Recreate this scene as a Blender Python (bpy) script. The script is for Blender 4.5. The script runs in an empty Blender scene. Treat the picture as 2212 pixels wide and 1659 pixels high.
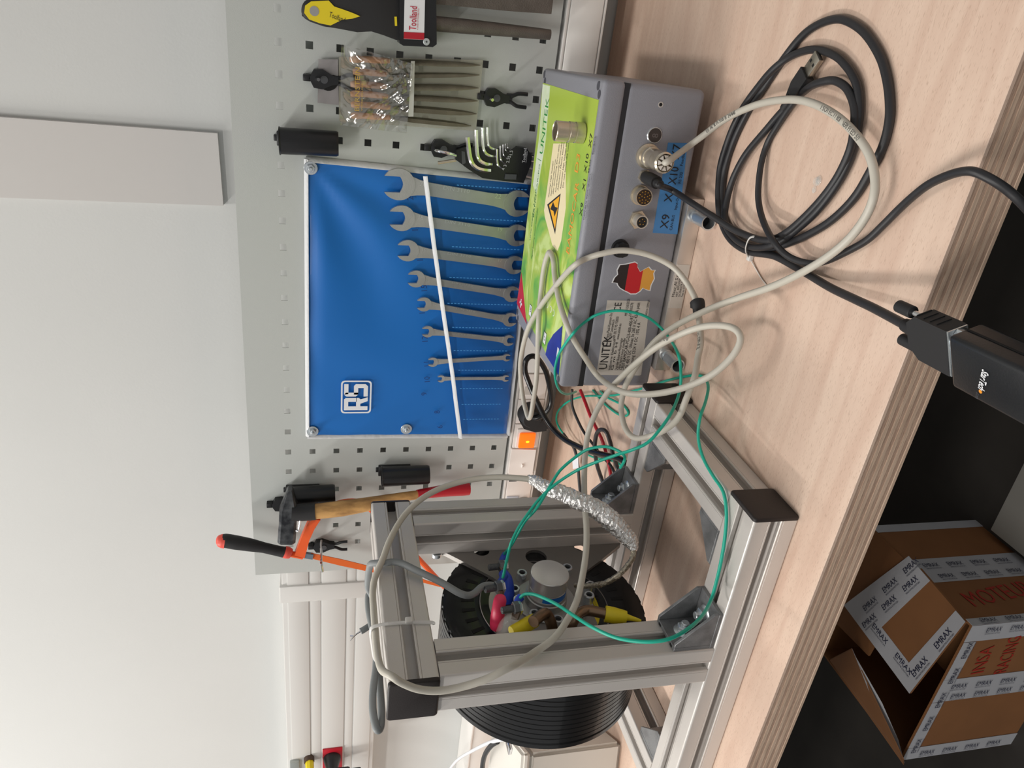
import bpy, bmesh, math, random
from mathutils import Matrix, Vector
random.seed(7)
scn = bpy.context.scene
COL = scn.collection
ZT = .8211            # height of the bench top
pi = math.pi

# ---------------- camera (phone held sideways), world, lights, exposure
cam_d = bpy.data.cameras.new('camera'); cam = bpy.data.objects.new('camera', cam_d); COL.objects.link(cam)
cam_d.sensor_width = 36; cam_d.lens = 1598.64/2212*36; cam_d.clip_start = .01
RT = Vector((.113506, -.219051, -.969089)); UP = Vector((.888072, .459705, .000106)); BK = Vector((.445472, -.860632, .246712))
cam.matrix_world = Matrix(((RT.x, UP.x, BK.x, .02755), (RT.y, UP.y, BK.y, -1.06118), (RT.z, UP.z, BK.z, 1.23445), (0, 0, 0, 1)))
scn.camera = cam
wd = bpy.data.worlds.new('world'); scn.world = wd; wd.use_nodes = True
wd.node_tree.nodes['Background'].inputs[0].default_value = (1, .995, .985, 1)
wd.node_tree.nodes['Background'].inputs[1].default_value = .44
def area(name, loc, sx, sy, power, col=(1, .97, .93), aim=(0, 0, -1)):
    l = bpy.data.lights.new(name, 'AREA'); l.shape = 'RECTANGLE'; l.size = sx; l.size_y = sy; l.energy = power; l.color = col
    o = bpy.data.objects.new(name, l); COL.objects.link(o); o.location = loc
    o.rotation_euler = Vector(aim).to_track_quat('-Z', 'Y').to_euler()
    return o
area('ceiling_lamp_light', (-.46, -.5, 2.93), .16, .7, 12)
area('ceiling_lamp_light', (-1.9, -.9, 2.93), .16, 1.2, 40)
area('ceiling_lamp_light', (-1.1, -2.3, 2.93), 1.2, .3, 37)
scn.view_settings.view_transform = 'Standard'; scn.view_settings.look = 'None'
scn.view_settings.exposure = -0.04; scn.view_settings.gamma = 1; scn.view_settings.use_curve_mapping = False

# ---------------- materials
def lin(c):
    return tuple(((v/255+.055)/1.055)**2.4 if v > 10 else v/255/12.92 for v in c)
MATS = {}
def mat(name, rgb, rough=.5, metal=0, bump=0, bscale=200, var=0, vscale=8, stretch=None, emit=0, trans=0, alpha=1, coat=0, rgb2=None, vdist=0, bdist=.001):
    if name in MATS: return MATS[name]
    m = bpy.data.materials.new(name); m.use_nodes = True; nt = m.node_tree; N = nt.nodes; L = nt.links
    b = N['Principled BSDF']; c = lin(rgb)
    b.inputs['Base Color'].default_value = (*c, 1); b.inputs['Roughness'].default_value = rough; b.inputs['Metallic'].default_value = metal
    b.inputs['Transmission Weight'].default_value = trans; b.inputs['Alpha'].default_value = alpha; b.inputs['Coat Weight'].default_value = coat
    if emit: b.inputs['Emission Color'].default_value = (*c, 1); b.inputs['Emission Strength'].default_value = emit
    tc = N.new('ShaderNodeTexCoord'); mp = N.new('ShaderNodeMapping'); L.new(tc.outputs['Object'], mp.inputs[0])
    if stretch: mp.inputs['Scale'].default_value = stretch
    if var or rgb2:
        n = N.new('ShaderNodeTexNoise'); n.inputs['Scale'].default_value = vscale; n.inputs['Detail'].default_value = 6; n.inputs['Distortion'].default_value = vdist
        L.new(mp.outputs[0], n.inputs['Vector'])
        mx = N.new('ShaderNodeMix'); mx.data_type = 'RGBA'
        c2 = lin(rgb2) if rgb2 else tuple(v*(1-var) for v in c)
        mx.inputs[6].default_value = (*c, 1); mx.inputs[7].default_value = (*c2, 1)
        r = N.new('ShaderNodeValToRGB'); r.color_ramp.elements[0].position = .38; r.color_ramp.elements[1].position = .66
        L.new(n.outputs['Fac'], r.inputs[0]); L.new(r.outputs[0], mx.inputs[0]); L.new(mx.outputs[2], b.inputs['Base Color'])
    if bump:
        n = N.new('ShaderNodeTexNoise'); n.inputs['Scale'].default_value = bscale; n.inputs['Detail'].default_value = 4
        L.new(mp.outputs[0], n.inputs['Vector'])
        bp = N.new('ShaderNodeBump'); bp.inputs['Strength'].default_value = bump; bp.inputs['Distance'].default_value = bdist
        L.new(n.outputs['Fac'], bp.inputs['Height']); L.new(bp.outputs[0], b.inputs['Normal'])
    MATS[name] = m
    return m
wall_m = mat('white wall paint', (209, 210, 208), .85, bump=.12, bscale=260, var=.03, vscale=3)
floor_m = mat('dark rubber floor', (50, 46, 42), .7, bump=.2, bscale=60, var=.4, vscale=5)
ceil_m = mat('ceiling white', (235, 235, 232), .9)
def wood_mat(name, a, b_, c_):
    m = bpy.data.materials.new(name); m.use_nodes = True; nt = m.node_tree; N = nt.nodes; L = nt.links; bs = N['Principled BSDF']
    tc = N.new('ShaderNodeTexCoord'); mp = N.new('ShaderNodeMapping'); mp.inputs['Scale'].default_value = (.9, 9, 9); L.new(tc.outputs['Object'], mp.inputs[0])
    n1 = N.new('ShaderNodeTexNoise'); n1.inputs['Scale'].default_value = 5; n1.inputs['Detail'].default_value = 7; n1.inputs['Distortion'].default_value = .8; L.new(mp.outputs[0], n1.inputs['Vector'])
    r = N.new('ShaderNodeValToRGB'); e = r.color_ramp.elements; e[0].position = .3; e[0].color = (*lin(a), 1); e[1].position = .7; e[1].color = (*lin(b_), 1)
    L.new(n1.outputs['Fac'], r.inputs[0])
    mp2 = N.new('ShaderNodeMapping'); mp2.inputs['Scale'].default_value = (210, 1250, 600); L.new(tc.outputs['Object'], mp2.inputs[0])
    n2 = N.new('ShaderNodeTexNoise'); n2.inputs['Scale'].default_value = 1; n2.inputs['Detail'].default_value = 1; L.new(mp2.outputs[0], n2.inputs['Vector'])
    r2 = N.new('ShaderNodeValToRGB'); f = r2.color_ramp.elements; f[0].position = .60; f[0].color = (0, 0, 0, 1); f[1].position = .70; f[1].color = (1, 1, 1, 1)
    L.new(n2.outputs['Fac'], r2.inputs[0])
    mu = N.new('ShaderNodeMath'); mu.operation = 'MULTIPLY'; mu.inputs[1].default_value = .44; L.new(r2.outputs[0], mu.inputs[0])
    mx = N.new('ShaderNodeMix'); mx.data_type = 'RGBA'; mx.inputs[7].default_value = (*lin(c_), 1)
    L.new(mu.outputs[0], mx.inputs[0]); L.new(r.outputs[0], mx.inputs[6]); L.new(mx.outputs[2], bs.inputs['Base Color'])
    bs.inputs['Roughness'].default_value = .42
    return m
beech_m = wood_mat('lacquered beech', (206, 176, 157), (222, 197, 178), (172, 140, 119))
ply_a = mat('ply edge light', (204, 178, 156), .75, bump=.5, bscale=30, stretch=(2, 20, 20), var=.12, vscale=9, rgb2=(190, 163, 141))
ply_b = mat('ply edge dark', (186, 158, 138), .8, bump=.6, bscale=40, stretch=(4, 20, 20), var=.12, vscale=9, rgb2=(172, 143, 124))
peg_m = mat('grey powder coated steel', (185, 189, 186), .5, bump=.12, bscale=900)
duct_m = mat('white pvc duct', (228, 226, 222), .4, bump=.05, bscale=300)
wduct_m = mat('wall duct pvc', (207, 206, 203), .45, bump=.05, bscale=300)
pvc_m = mat('warm white plastic', (238, 230, 224), .35)
black_m = mat('black plastic', (20, 21, 24), .38, bump=.1, bscale=600)
blackm_m = mat('matt black rubber', (30, 30, 32), .62)
cap_m = mat('black end cap plastic', (34, 27, 26), .5, bump=.15, bscale=900)
alu_m = mat('anodised aluminium', (212, 207, 202), .38, .30, bump=.12, bscale=1500)
cast_m = mat('die cast zinc', (140, 141, 143), .42, .5, bump=.3, bscale=700, var=.35, vscale=60)
zinc_m = mat('zinc plated steel', (208, 214, 218), .26, .8, bump=.1, bscale=400)
steel_m = mat('turned steel', (214, 211, 207), .26, .65)
plate_m = mat('brushed steel plate', (142, 138, 134), .42, .55, bump=.15, bscale=500, stretch=(1, 12, 1))
nickel_m = mat('nickel connector', (206, 196, 178), .27, .8, bump=.1, bscale=900)
chrome_m = mat('chrome', (225, 225, 228), .12, 1)
wrench_m = mat('satin chrome wrench', (196, 196, 192), .34, .75, bump=.15, bscale=700, var=.1, vscale=60)
mbody_m = mat('black anodised motor', (13, 14, 17), .34, .25, coat=.2)
hammer_m = mat('oil black iron', (44, 46, 50), .38, .7, var=.5, vscale=60, rgb2=(96, 98, 100))
hwood_m = mat('worn ash handle', (206, 160, 98), .6, var=.3, vscale=60, rgb2=(122, 84, 44), stretch=(1, 1, .35))
red_m = mat('red lacquer', (176, 22, 40), .4)
orange_m = mat('orange enamel', (232, 92, 34), .4)
blade_m = mat('orange saw blade', (216, 98, 28), .5)
blue_m = mat('blue vinyl', (8, 104, 186), .42, bump=.06, bscale=900)
hem_m = mat('white ribbon hem', (214, 216, 218), .6, bump=.6, bscale=120, stretch=(1, 1, 1), bdist=.002)
white_m = mat('white print', (226, 228, 232), .5)
clear_m = mat('clear pvc film', (214, 226, 236), .10, alpha=.07, bump=.9, bscale=28, bdist=.004)
clear2_m = mat('thick clear pvc', (236, 236, 232), .05, alpha=.20, bump=1, bscale=30, bdist=.006)
box_m = mat('grey powder coat box', (138, 139, 147), .42, bump=.25, bscale=1100)
seam_m = mat('dark gasket', (40, 40, 44), .8)
beige_m = mat('grey beige cable sheath', (192, 187, 175), .42, bump=.1, bscale=120)
ink_m = mat('black ink', (30, 28, 30), .6)
teal_m = mat('teal wire insulation', (20, 172, 146), .38)
coat_m = mat('black cable sheath', (38, 38, 41), .45)
rwire_m = mat('red wire insulation', (178, 20, 40), .4)
gcab_m = mat('grey cable sheath', (128, 132, 133), .5)
foil_m = mat('crumpled foil', (232, 231, 230), .26, .85, bump=.8, bscale=260, bdist=.003)
braid_m = mat('tinned copper braid', (188, 178, 160), .4, .9, bump=1, bscale=500, var=.5, vscale=400)
card_m = mat('brown cardboard', (138, 92, 54), .75, bump=.15, bscale=100, var=.12, vscale=12)
cardin_m = mat('cardboard inside', (150, 104, 64), .85)
tape_m = mat('white packing tape', (184, 185, 190), .35, bump=.5, bscale=30, bdist=.002)
navy_m = mat('navy ink', (34, 38, 66), .5)
marker_m = mat('red marker', (164, 44, 30), .6)
yel_m = mat('yellow plastic', (226, 204, 28), .45)
blueins_m = mat('blue insulator', (28, 66, 176), .4)
pink_m = mat('pink heat shrink', (232, 56, 96), .45)
pipe_m = mat('bronze coolant pipe', (126, 104, 84), .28, .9)
def film(name, rgb, fac, rough, bump, bscale, bdist):
    m = bpy.data.materials.new(name); m.use_nodes = True; nt = m.node_tree; N = nt.nodes; L = nt.links
    N.remove(N['Principled BSDF']); out = N['Material Output']
    tr = N.new('ShaderNodeBsdfTransparent'); tr.inputs[0].default_value = (*lin(rgb), 1)
    gl = N.new('ShaderNodeBsdfGlossy'); gl.inputs['Roughness'].default_value = rough; mx = N.new('ShaderNodeMixShader')
    lw = N.new('ShaderNodeLayerWeight'); lw.inputs[0].default_value = .12
    ad = N.new('ShaderNodeMath'); ad.operation = 'ADD'; ad.inputs[1].default_value = fac; ad.use_clamp = True; L.new(lw.outputs['Fresnel'], ad.inputs[0])
    tc = N.new('ShaderNodeTexCoord'); n = N.new('ShaderNodeTexNoise'); n.inputs['Scale'].default_value = bscale; n.inputs['Detail'].default_value = 3; n.inputs['Distortion'].default_value = 1; L.new(tc.outputs['Object'], n.inputs['Vector'])
    bp = N.new('ShaderNodeBump'); bp.inputs['Strength'].default_value = bump; bp.inputs['Distance'].default_value = bdist; L.new(n.outputs['Fac'], bp.inputs['Height'])
    L.new(bp.outputs[0], gl.inputs['Normal']); L.new(bp.outputs[0], lw.inputs['Normal'])
    L.new(ad.outputs[0], mx.inputs[0]); L.new(tr.outputs[0], mx.inputs[1]); L.new(gl.outputs[0], mx.inputs[2]); L.new(mx.outputs[0], out.inputs[0])
    return m
flap_m = film('glossy clear pvc flap', (252, 252, 250), .15, .15, 1, 13, .03)
pocket_m = film('clear pocket film', (252, 253, 254), -.01, .14, .5, 22, .002)
ring_m = mat('pale aluminium ring', (214, 206, 204), .35, .6)
cream_m = mat('cream print', (240, 226, 184), .5)
warn_m = mat('amber print', (246, 180, 40), .5)
green_m = mat('green print', (40, 140, 62), .5)
oprint_m = mat('orange print', (240, 158, 60), .5)
sblue_m = mat('blue sticker', (70, 132, 190), .45)
lred_m = mat('red print', (190, 30, 56), .45, var=.2, vscale=20)
lblue_m = mat('blue print', (34, 52, 160), .4, var=.3, vscale=20)
silver_m = mat('silver label film', (204, 198, 190), .45)
hole_m = mat('deep shadow black', (10, 10, 11), .8)
switch_m = mat('lit amber rocker', (255, 110, 12), .3, emit=.75)
lamp_m = mat('neon glow', (255, 214, 20), .3, emit=2.2)
brass_m = mat('brass pin', (210, 170, 90), .3, 1)
dgrey_m = mat('dark grey plastic', (70, 72, 76), .5)
lgrey_m = mat('pale grey board', (150, 148, 142), .6)
handw_m = mat('turned wood handle', (214, 164, 128), .5, var=.15, vscale=30)
file_m = mat('file steel', (112, 106, 100), .5, .7, bump=.9, bscale=900, bdist=.0006, var=.2, vscale=50)
tie_m = mat('translucent nylon', (226, 224, 220), .35, alpha=.85)

# ---------------- builders
class MB:
    def __init__(s, M=None): s.bm = bmesh.new(); s.M = M or Matrix()
    def vs(s, pts): return [s.bm.verts.new(s.M @ Vector(p)) for p in pts]
    def box(s, x0, x1, y0, y1, z0, z1, bev=0, seg=2):
        T = s.M @ Matrix.Translation(((x0+x1)/2, (y0+y1)/2, (z0+z1)/2)) @ Matrix.Diagonal((abs(x1-x0), abs(y1-y0), abs(z1-z0), 1))
        r = bmesh.ops.create_cube(s.bm, size=1, matrix=T)
        if bev:
            ed = list({e for v in r['verts'] for e in v.link_edges})
            bmesh.ops.bevel(s.bm, geom=ed, offset=bev, segments=seg, profile=.5, affect='EDGES')
        return s
    def rings(s, rings, cap=True, closed=False):
        R = [s.vs(r) for r in rings]; n = len(R[0])
        m = len(R)
        for i in range(m if closed else m-1):
            a, b = R[i], R[(i+1) % m]
            for k in range(n):
                try: s.bm.faces.new((a[k], a[(k+1) % n], b[(k+1) % n], b[k]))
                except ValueError: pass
        if cap and not closed:
            s.bm.faces.new(R[0][::-1]); s.bm.faces.new(R[-1])
        return s
    def lathe(s, o, ax, prof, n=32, cap=True, rot=0):
        ax = Vector(ax).normalized(); u = ax.orthogonal().normalized(); w = ax.cross(u); o = Vector(o)
        return s.rings([[o+ax*h+(u*math.cos(rot+2*pi*k/n)+w*math.sin(rot+2*pi*k/n))*r for k in range(n)] for r, h in prof], cap)
    def cyl(s, p0, p1, r, n=24, r2=None, bev=0, rot=0):
        p0 = Vector(p0); p1 = Vector(p1); h = (p1-p0).length; r2 = r if r2 is None else r2
        pr = [(r, 0), (r2, h)]
        if bev: pr = [(r-bev, 0), (r, bev), (r2, h-bev), (r2-bev, h)]
        return s.lathe(p0, p1-p0, pr, n, True, rot)
    def prism(s, poly, o=(0, 0, 0), u=(1, 0, 0), v=(0, 0, 1), t=.001, n=None):
        o, u, v = Vector(o), Vector(u), Vector(v); n = Vector(n) if n is not None else u.cross(v).normalized()
        a = [o+u*p[0]+v*p[1] for p in poly]
        return s.rings([a, [p+n*t for p in a]])
    def solid(s, pts, off):
        a = [Vector(p) for p in pts]; off = Vector(off)
        return s.rings([a, [p+off for p in a]])
    def tube(s, pts, r, n=10, sub=5, cap=True, rj=0, flat=1, smooth=True):
        P = spline(pts, sub) if smooth else [Vector(p) for p in pts]
        rs = r if isinstance(r, (list, tuple)) else None
        t = (P[1]-P[0]).normalized(); u = t.orthogonal().normalized(); R = []
        for i, p in enumerate(P):
            t2 = (P[min(i+1, len(P)-1)]-P[max(i-1, 0)])
            if t2.length > 1e-9: t2.normalize()
            else: t2 = t
            u = (u-t2*u.dot(t2))
            u = u.normalized() if u.length > 1e-6 else t2.orthogonal().normalized()
            w = t2.cross(u); t = t2
            if rs:
                q = i/(len(P)-1)*(len(rs)-1); k = min(int(q), len(rs)-2); rr = rs[k]+(rs[k+1]-rs[k])*(q-k)
            else: rr = r
            R.append([p+(u*math.cos(2*pi*k/n)+w*math.sin(2*pi*k/n)*flat)*(rr*(1+random.uniform(-rj, rj))) for k in range(n)])
        return s.rings(R, cap)
    def sphere(s, c, r, n=16, sc=(1, 1, 1)):
        T = s.M @ Matrix.Translation(c) @ Matrix.Diagonal((sc[0], sc[1], sc[2], 1))
        bmesh.ops.create_uvsphere(s.bm, u_segments=n, v_segments=n//2, radius=r, matrix=T); return s
    def poly(s, pts):
        s.bm.faces.new(s.vs(pts)); return s
def spline(pts, sub):
    P = [Vector(p) for p in pts]; out = []
    for i in range(len(P)-1):
        a, b, c, d = P[max(i-1, 0)], P[i], P[i+1], P[min(i+2, len(P)-1)]
        for k in range(sub):
            t = k/sub
            out.append(.5*((2*b)+(c-a)*t+(2*a-5*b+4*c-d)*t*t+(3*b-3*c+d-a)*t**3))
    out.append(P[-1]); return out
WM = {}
def obj(name, mb, m, parent=None, label=None, smooth=35, loc=None, **kw):
    bm = mb.bm if isinstance(mb, MB) else mb
    if parent is not None: bm.transform(WM[parent].inverted()); Wp = WM[parent]
    else:
        if loc is None:
            xs = [v.co for v in bm.verts]
            loc = Vector(((min(v.x for v in xs)+max(v.x for v in xs))/2, (min(v.y for v in xs)+max(v.y for v in xs))/2, min(v.z for v in xs)))
        bm.transform(Matrix.Translation(-Vector(loc)))
    bmesh.ops.recalc_face_normals(bm, faces=bm.faces)
    me = bpy.data.meshes.new(name); bm.to_mesh(me); bm.free()
    if smooth and len(me.polygons):
        me.polygons.foreach_set('use_smooth', [True]*len(me.polygons)); me.set_sharp_from_angle(angle=math.radians(smooth))
    if m: me.materials.append(m)
    o = bpy.data.objects.new(name, me); COL.objects.link(o)
    if parent is not None: o.parent = parent; WM[o] = Wp.copy()
    else: o.location = loc; WM[o] = Matrix.Translation(loc)
    if label: o['label'] = label
    for k, v in kw.items(): o[k] = v
    return o
def thing(name, label, cat, loc, group=None, M=None):
    o = bpy.data.objects.new(name, None); COL.objects.link(o); o.empty_display_size = .02
    m = M if M is not None else Matrix.Translation(loc)
    o.matrix_world = m; WM[o] = m.copy()
    o['label'] = label; o['category'] = cat
    if group: o['group'] = group
    return o
def single(name, mb, m, label, cat, group=None, **kw):
    o = obj(name, mb, m, None, label, **kw); o['category'] = cat
    if group: o['group'] = group
    return o
def struct(name, mb, m, parent=None):
    o = obj(name, mb, m, parent)
    o['kind'] = 'structure'
    return o
def text(s, o, xd, yd, m, parent, size=None, width=None, t=.0002, name='lettering', center=False, bold=0, lift=.0003):
    c = bpy.data.curves.new('f', 'FONT'); c.body = s; c.size = 1; c.extrude = 0; c.resolution_u = 2; c.offset = bold
    f = bpy.data.objects.new('f', c); COL.objects.link(f)
    dg = bpy.context.evaluated_depsgraph_get(); me = bpy.data.meshes.new_from_object(f.evaluated_get(dg))
    bpy.data.objects.remove(f); bpy.data.curves.remove(c)
    bm = bmesh.new(); bm.from_mesh(me); bpy.data.meshes.remove(me)
    if not bm.verts: bm.free(); return
    xs = [v.co.x for v in bm.verts]; ys = [v.co.y for v in bm.verts]
    x0, x1, y0, y1 = min(xs), max(xs), 0, max(.7, max(ys))
    sy = size/y1 if size else width/(x1-x0); sx = width/(x1-x0) if width else sy
    xd = Vector(xd).normalized(); yd = Vector(yd).normalized(); n = xd.cross(yd).normalized(); o = Vector(o)
    ox = (x0+x1)/2 if center else x0
    for v in bm.verts: v.co = o+xd*((v.co.x-ox)*sx)+yd*(v.co.y*sy)+n*lift
    ob = obj(name, bm, m, parent, smooth=0)
    return ob
# ---------------- the room
struct('wall_back', MB().box(-4, 2.2, .095, .2, 0, 3), wall_m)
struct('floor', MB().box(-4, 2.2, -4.2, .095, -.1, 0), floor_m)
struct('ceiling', MB().box(-4, 2.2, -4.2, .2, 3, 3.1), ceil_m)
# flat cover strip fixed to the wall above the tool board
struct('trim_1', MB().prism([(-.170, 1.379), (-.272, 1.377), (-.279, 1.72), (-.279, 2.1), (-.172, 2.1)], (0, .095, 0), (1, 0, 0), (0, 0, 1), .009, (0, -1, 0)), mat('cover strip', (200, 197, 194), .7, bump=.1, bscale=60))

# ---------------- workbench: laminated beech top made of glued plies
bench = thing('workbench', 'beech plywood workbench with bare striped front edge, carrying stand and grey box', 'workbench', (-.6, -.28, ZT-.038))
NP = 11; th = .038/NP
for k in range(NP):
    z1 = ZT-k*th; off = [0, .0006, .0001, .0007, .0002, .0005, 0, .0006, .0002, .0005, 0][k]
    m = MB().box(-2.6, 1.1, -.648+off, .083, z1-th+.00012, z1, bev=.0004 if k in (0, NP-1) else 0, seg=1)
    obj('ply_layer', m, beech_m if k == 0 else (ply_b if k % 2 else ply_a), bench)
lm = mat('bench leg grey', (120, 122, 124), .5)
for x in (-2.5, 1.0):
    obj('leg', MB().box(x-.03, x+.03, -.56, -.5, 0, ZT-.038).box(x-.03, x+.03, -.05, .01, 0, ZT-.038).box(x-.03, x+.03, -.5, -.05, .1, .15), lm, bench)

# ---------------- wall ducts
duct = thing('cable_duct', 'wide white three channel cable duct running along the wall left of the tool board', 'cable duct', (-1.3, .07, 1.11))
obj('duct_base', MB().box(-2.6, -.64, .0466, .095, 1.128, 1.310, bev=.002), wduct_m, duct)
for z0, z1 in ((1.262, 1.3), (1.193, 1.2375), (1.137, 1.172)):
    obj('duct_cover', MB().box(-2.6, -.64, .0445, .0475, z0, z1, bev=.0008), wduct_m, duct)
for z0, z1 in ((1.2400, 1.2590), (1.1750, 1.1905)):
    obj('duct_rail', MB().box(-2.6, -.64, .0456, .0475, z0, z1, bev=.0008), wduct_m, duct)
obj('joint_clip', MB().box(-1.008, -.968, .0405, .095, 1.123, 1.3145, bev=.003), wduct_m, duct)
sp = thing('wall_socket', 'red socket plate with black plug set in the white wall duct', 'socket', (-1.475, .04, 1.2))
obj('face_plate', MB().box(-1.50, -1.434, .041, .0455, 1.1945, 1.2365, bev=.001), red_m, sp)
pl = (-1.4514,0.04,1.2285)
plug = thing('black_plug', 'black angled mains plug pushed into the red socket plate on the wall duct', 'plug', pl)
obj('plug_body', MB().lathe((-1.463, .041, 1.2165), (0, -1, 0), [(.0185, 0), (.0185, .004), (.014, .02), (.011, .034)], 28), black_m, plug)
obj('strain_relief', MB().box(-1.475, -1.453, -.012, .012, 1.178, 1.226, bev=.006).box(-1.472, -1.456, -.008, .008, 1.155, 1.182, bev=.004), black_m, plug)
obj('cord', MB().tube([(-1.464, 0, 1.16), (-1.466, -.01, 1.13), (-1.49, -.03, 1.08), (-1.54, -.04, 1.03)], .0042), coat_m, plug)
yp = thing('yellow_test_plug', 'yellow plug beside the black plug on the upper channel of the wall duct', 'plug', (-1.4614,0.03,1.2643))
M0 = Vector((-1.4614,0.03,1.2643))
obj('plug_body', MB().cyl(M0+Vector((.0, .016, 0)), M0+Vector((-.004, -.02, -.002)), .0095, 8, .008), yel_m, yp)
obj('collar', MB().cyl(M0+Vector((.002, .018, .001)), M0+Vector((.001, .006, 0)), .0108, 20), mat('brown rubber', (70, 52, 40), .6), yp)
single('latch_plate', MB().box(-1.50, -1.458, .036, .0445, 1.2855, 1.3045, bev=.001).cyl((-1.48, .036, 1.293), (-1.48, .034, 1.293), .0022, 12), mat('galvanised', (176, 182, 178), .4, .7), 'small grey metal latch plate at the top of the wall duct above the yellow plug', 'latch')

# duct behind the bench with sockets and switch
T = thing('bench_duct', 'white bench trunking with sockets running under the perforated tool board', 'trunking', (-.4, .05, .866))
obj('trunk_body', MB().box(-2.6, 1.0, .0012, .095, .8655, .9215, bev=.003), duct_m, T)
obj('trunk_cover', MB().box(-.50, 1.0, -.0022, .003, .8705, .9160, bev=.0012), duct_m, T)
obj('trunk_lip', MB().box(-2.6, 1.0, -.0012, .003, .9172, .9212, bev=.0008), duct_m, T)
obj('trunk_lip', MB().box(-2.6, 1.0, -.0012, .003, .8658, .8692, bev=.0008), duct_m, T)
for a, c in ((-.5485, -.502), (-.596, -.5500)): obj('socket_module', MB().box(a, c, -.0035, .003, .8705, .9160, bev=.0008), pvc_m, T)
sw = obj('switch_module', MB().box(-.6455, -.5975, -.0040, .003, .8705, .9160, bev=.0008), pvc_m, T)
obj('switch_frame', MB().box(-.6445, -.6060, -.0065, -.0035, .8735, .9115, bev=.0015), pvc_m, sw)
obj('rocker', MB().box(-.6420, -.6125, -.0115, -.0060, .8790, .9075, bev=.002), switch_m, sw, 'amber rocker switch, lit')
obj('neon_lamp', MB().sphere((-.6285, -.0112, .8925), .0022, 12, (1, .4, 1.5)), lamp_m, sw)
obj('breaker_hood', MB().solid([(-.6465, .003, .8705), (-.6465, .003, .9175), (-.6465, -.006, .9175), (-.6465, -.010, .8745)], (-.052, 0, 0)).box(-.683, -.676, -.0110, -.007, .894, .8965), pvc_m, T)
br = obj('breaker', MB().box(-.802, -.7, -.0030, .003, .8705, .9160, bev=.001), pvc_m, T)
obj('breaker_label', MB().box(-.716, -.708, -.0040, -.0025, .900, .914), dgrey_m, br)
obj('breaker_window', MB().box(-.775, -.748, -.0050, -.0025, .892, .914, bev=.001), mat('smoky window', (190, 194, 204), .2), br)
obj('breaker_lever', MB().box(-.770, -.752, -.0150, -.0025, .874, .890, bev=.002), dgrey_m, br)

# ---------------- perforated tool board
def pegboard():
    X0, X1, Z0, Z1 = -.899, .302, .9265, 1.3500
    hx = [-.038*c for c in range(22, -8, -1)]; hz = [1.29-.038*r for r in range(9, -1, -1)]; h = .0046
    xs = [X0]; zs = [Z0]
    for x in hx: xs += [x-h, x+h]
    for z in hz: zs += [z-h, z+h]
    xs.append(X1); zs.append(Z1)
    bm = bmesh.new(); g = [[[bm.verts.new((x, y, z)) for z in zs] for x in xs] for y in (0, .0014)]
    def hole(i, j): return i % 2 == 1 and j % 2 == 1
    nx, nz = len(xs)-1, len(zs)-1
    for i in range(nx):
        for j in range(nz):
            if hole(i, j):
                for (a, b), (c, d) in (((i, j), (i+1, j)), ((i+1, j), (i+1, j+1)), ((i+1, j+1), (i, j+1)), ((i, j+1), (i, j))):
                    bm.faces.new((g[0][a][b], g[0][c][d], g[1][c][d], g[1][a][b]))
            else:
                bm.faces.new((g[0][i][j], g[0][i+1][j], g[0][i+1][j+1], g[0][i][j+1]))
                bm.faces.new((g[1][i][j], g[1][i][j+1], g[1][i+1][j+1], g[1][i+1][j]))
    for i in range(nx):
        for j in (0, nz): bm.faces.new((g[0][i][j], g[1][i][j], g[1][i+1][j], g[0][i+1][j]))
    for j in range(nz):
        for i in (0, nx): bm.faces.new((g[0][i][j], g[0][i][j+1], g[1][i][j+1], g[1][i][j]))
    return bm
pb = thing('tool_board', 'grey perforated steel tool board with square holes on the wall above the bench', 'tool board', (-.3, 0, .9265))
obj('perforated_panel', pegboard(), peg_m, pb, smooth=0)
obj('top_flange', MB().box(-.899, .302, .0014, .017, 1.3486, 1.35), peg_m, pb)
obj('side_flange', MB().box(-.899, -.8976, .0014, .017, .9265, 1.3486), peg_m, pb)
obj('hanging_rail', MB().box(-.6, .302, .03, .094, 1.262, 1.2725).box(-.6, .302, .03, .032, 1.24, 1.262), peg_m, pb)
for x in (-.86, .26): obj('spacer', MB().box(x-.012, x+.012, .0014, .095, .94, .964), peg_m, pb)

Y0 = Vector((0, -1, 0)); XX = (1, 0, 0); ZZ = (0, 0, 1); YY = (0, 1, 0)
def onboard(poly3, t, y):      # prism from outline points measured on the board
    return [(p[0], p[2]) for p in poly3], (0, y, 0), XX, ZZ, t, (0, -1, 0)

# ---------------- blue tool roll
roll = thing('wrench_roll', 'blue vinyl tool roll with white hem and clear pockets screwed to the tool board', 'tool roll', (-.40, -.002, .93))
RC = dict(zip(('tr', 'tl', 'bl', 'br'), [(p[0], p[2]) for p in [(-0.1786,-0.006,1.2574),(-0.6145,-0.006,1.2597),(-0.6185,-0.006,0.9277),(-0.1882,-0.006,0.9387)]]))
def rollpt(u, v, y=None):     # u 0 left..1 right, v 0 top..1 bottom
    tl, tr, bl, br = RC['tl'], RC['tr'], RC['bl'], RC['br']
    x = (tl[0]*(1-u)+tr[0]*u)*(1-v)+(bl[0]*(1-u)+br[0]*u)*v
    z = (tl[1]*(1-u)+tr[1]*u)*(1-v)+(bl[1]*(1-u)+br[1]*u)*v
    if y is None:
        dx, dz = 1-u, v
        an = math.atan2(dz, dx*1.5+1e-6); rr = math.hypot(dx*1.5, dz)
        fo = 1-min(1, max(0, (v-.30)/.2))*min(1, max(0, (u-.3)/.15)); y = -.0052-(.0026+.0036*fo)*math.sin(an*9+.6)*min(1, rr*1.6)*max(0, 1.15-rr)-.0012*math.sin(u*19+v*5)*(1-v)*.6
        ed = min(1, min(u, 1-u, v, 1-v)*14)
        y = -.0035+(y+.0035)*ed
    return Vector((x, y, z))
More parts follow.
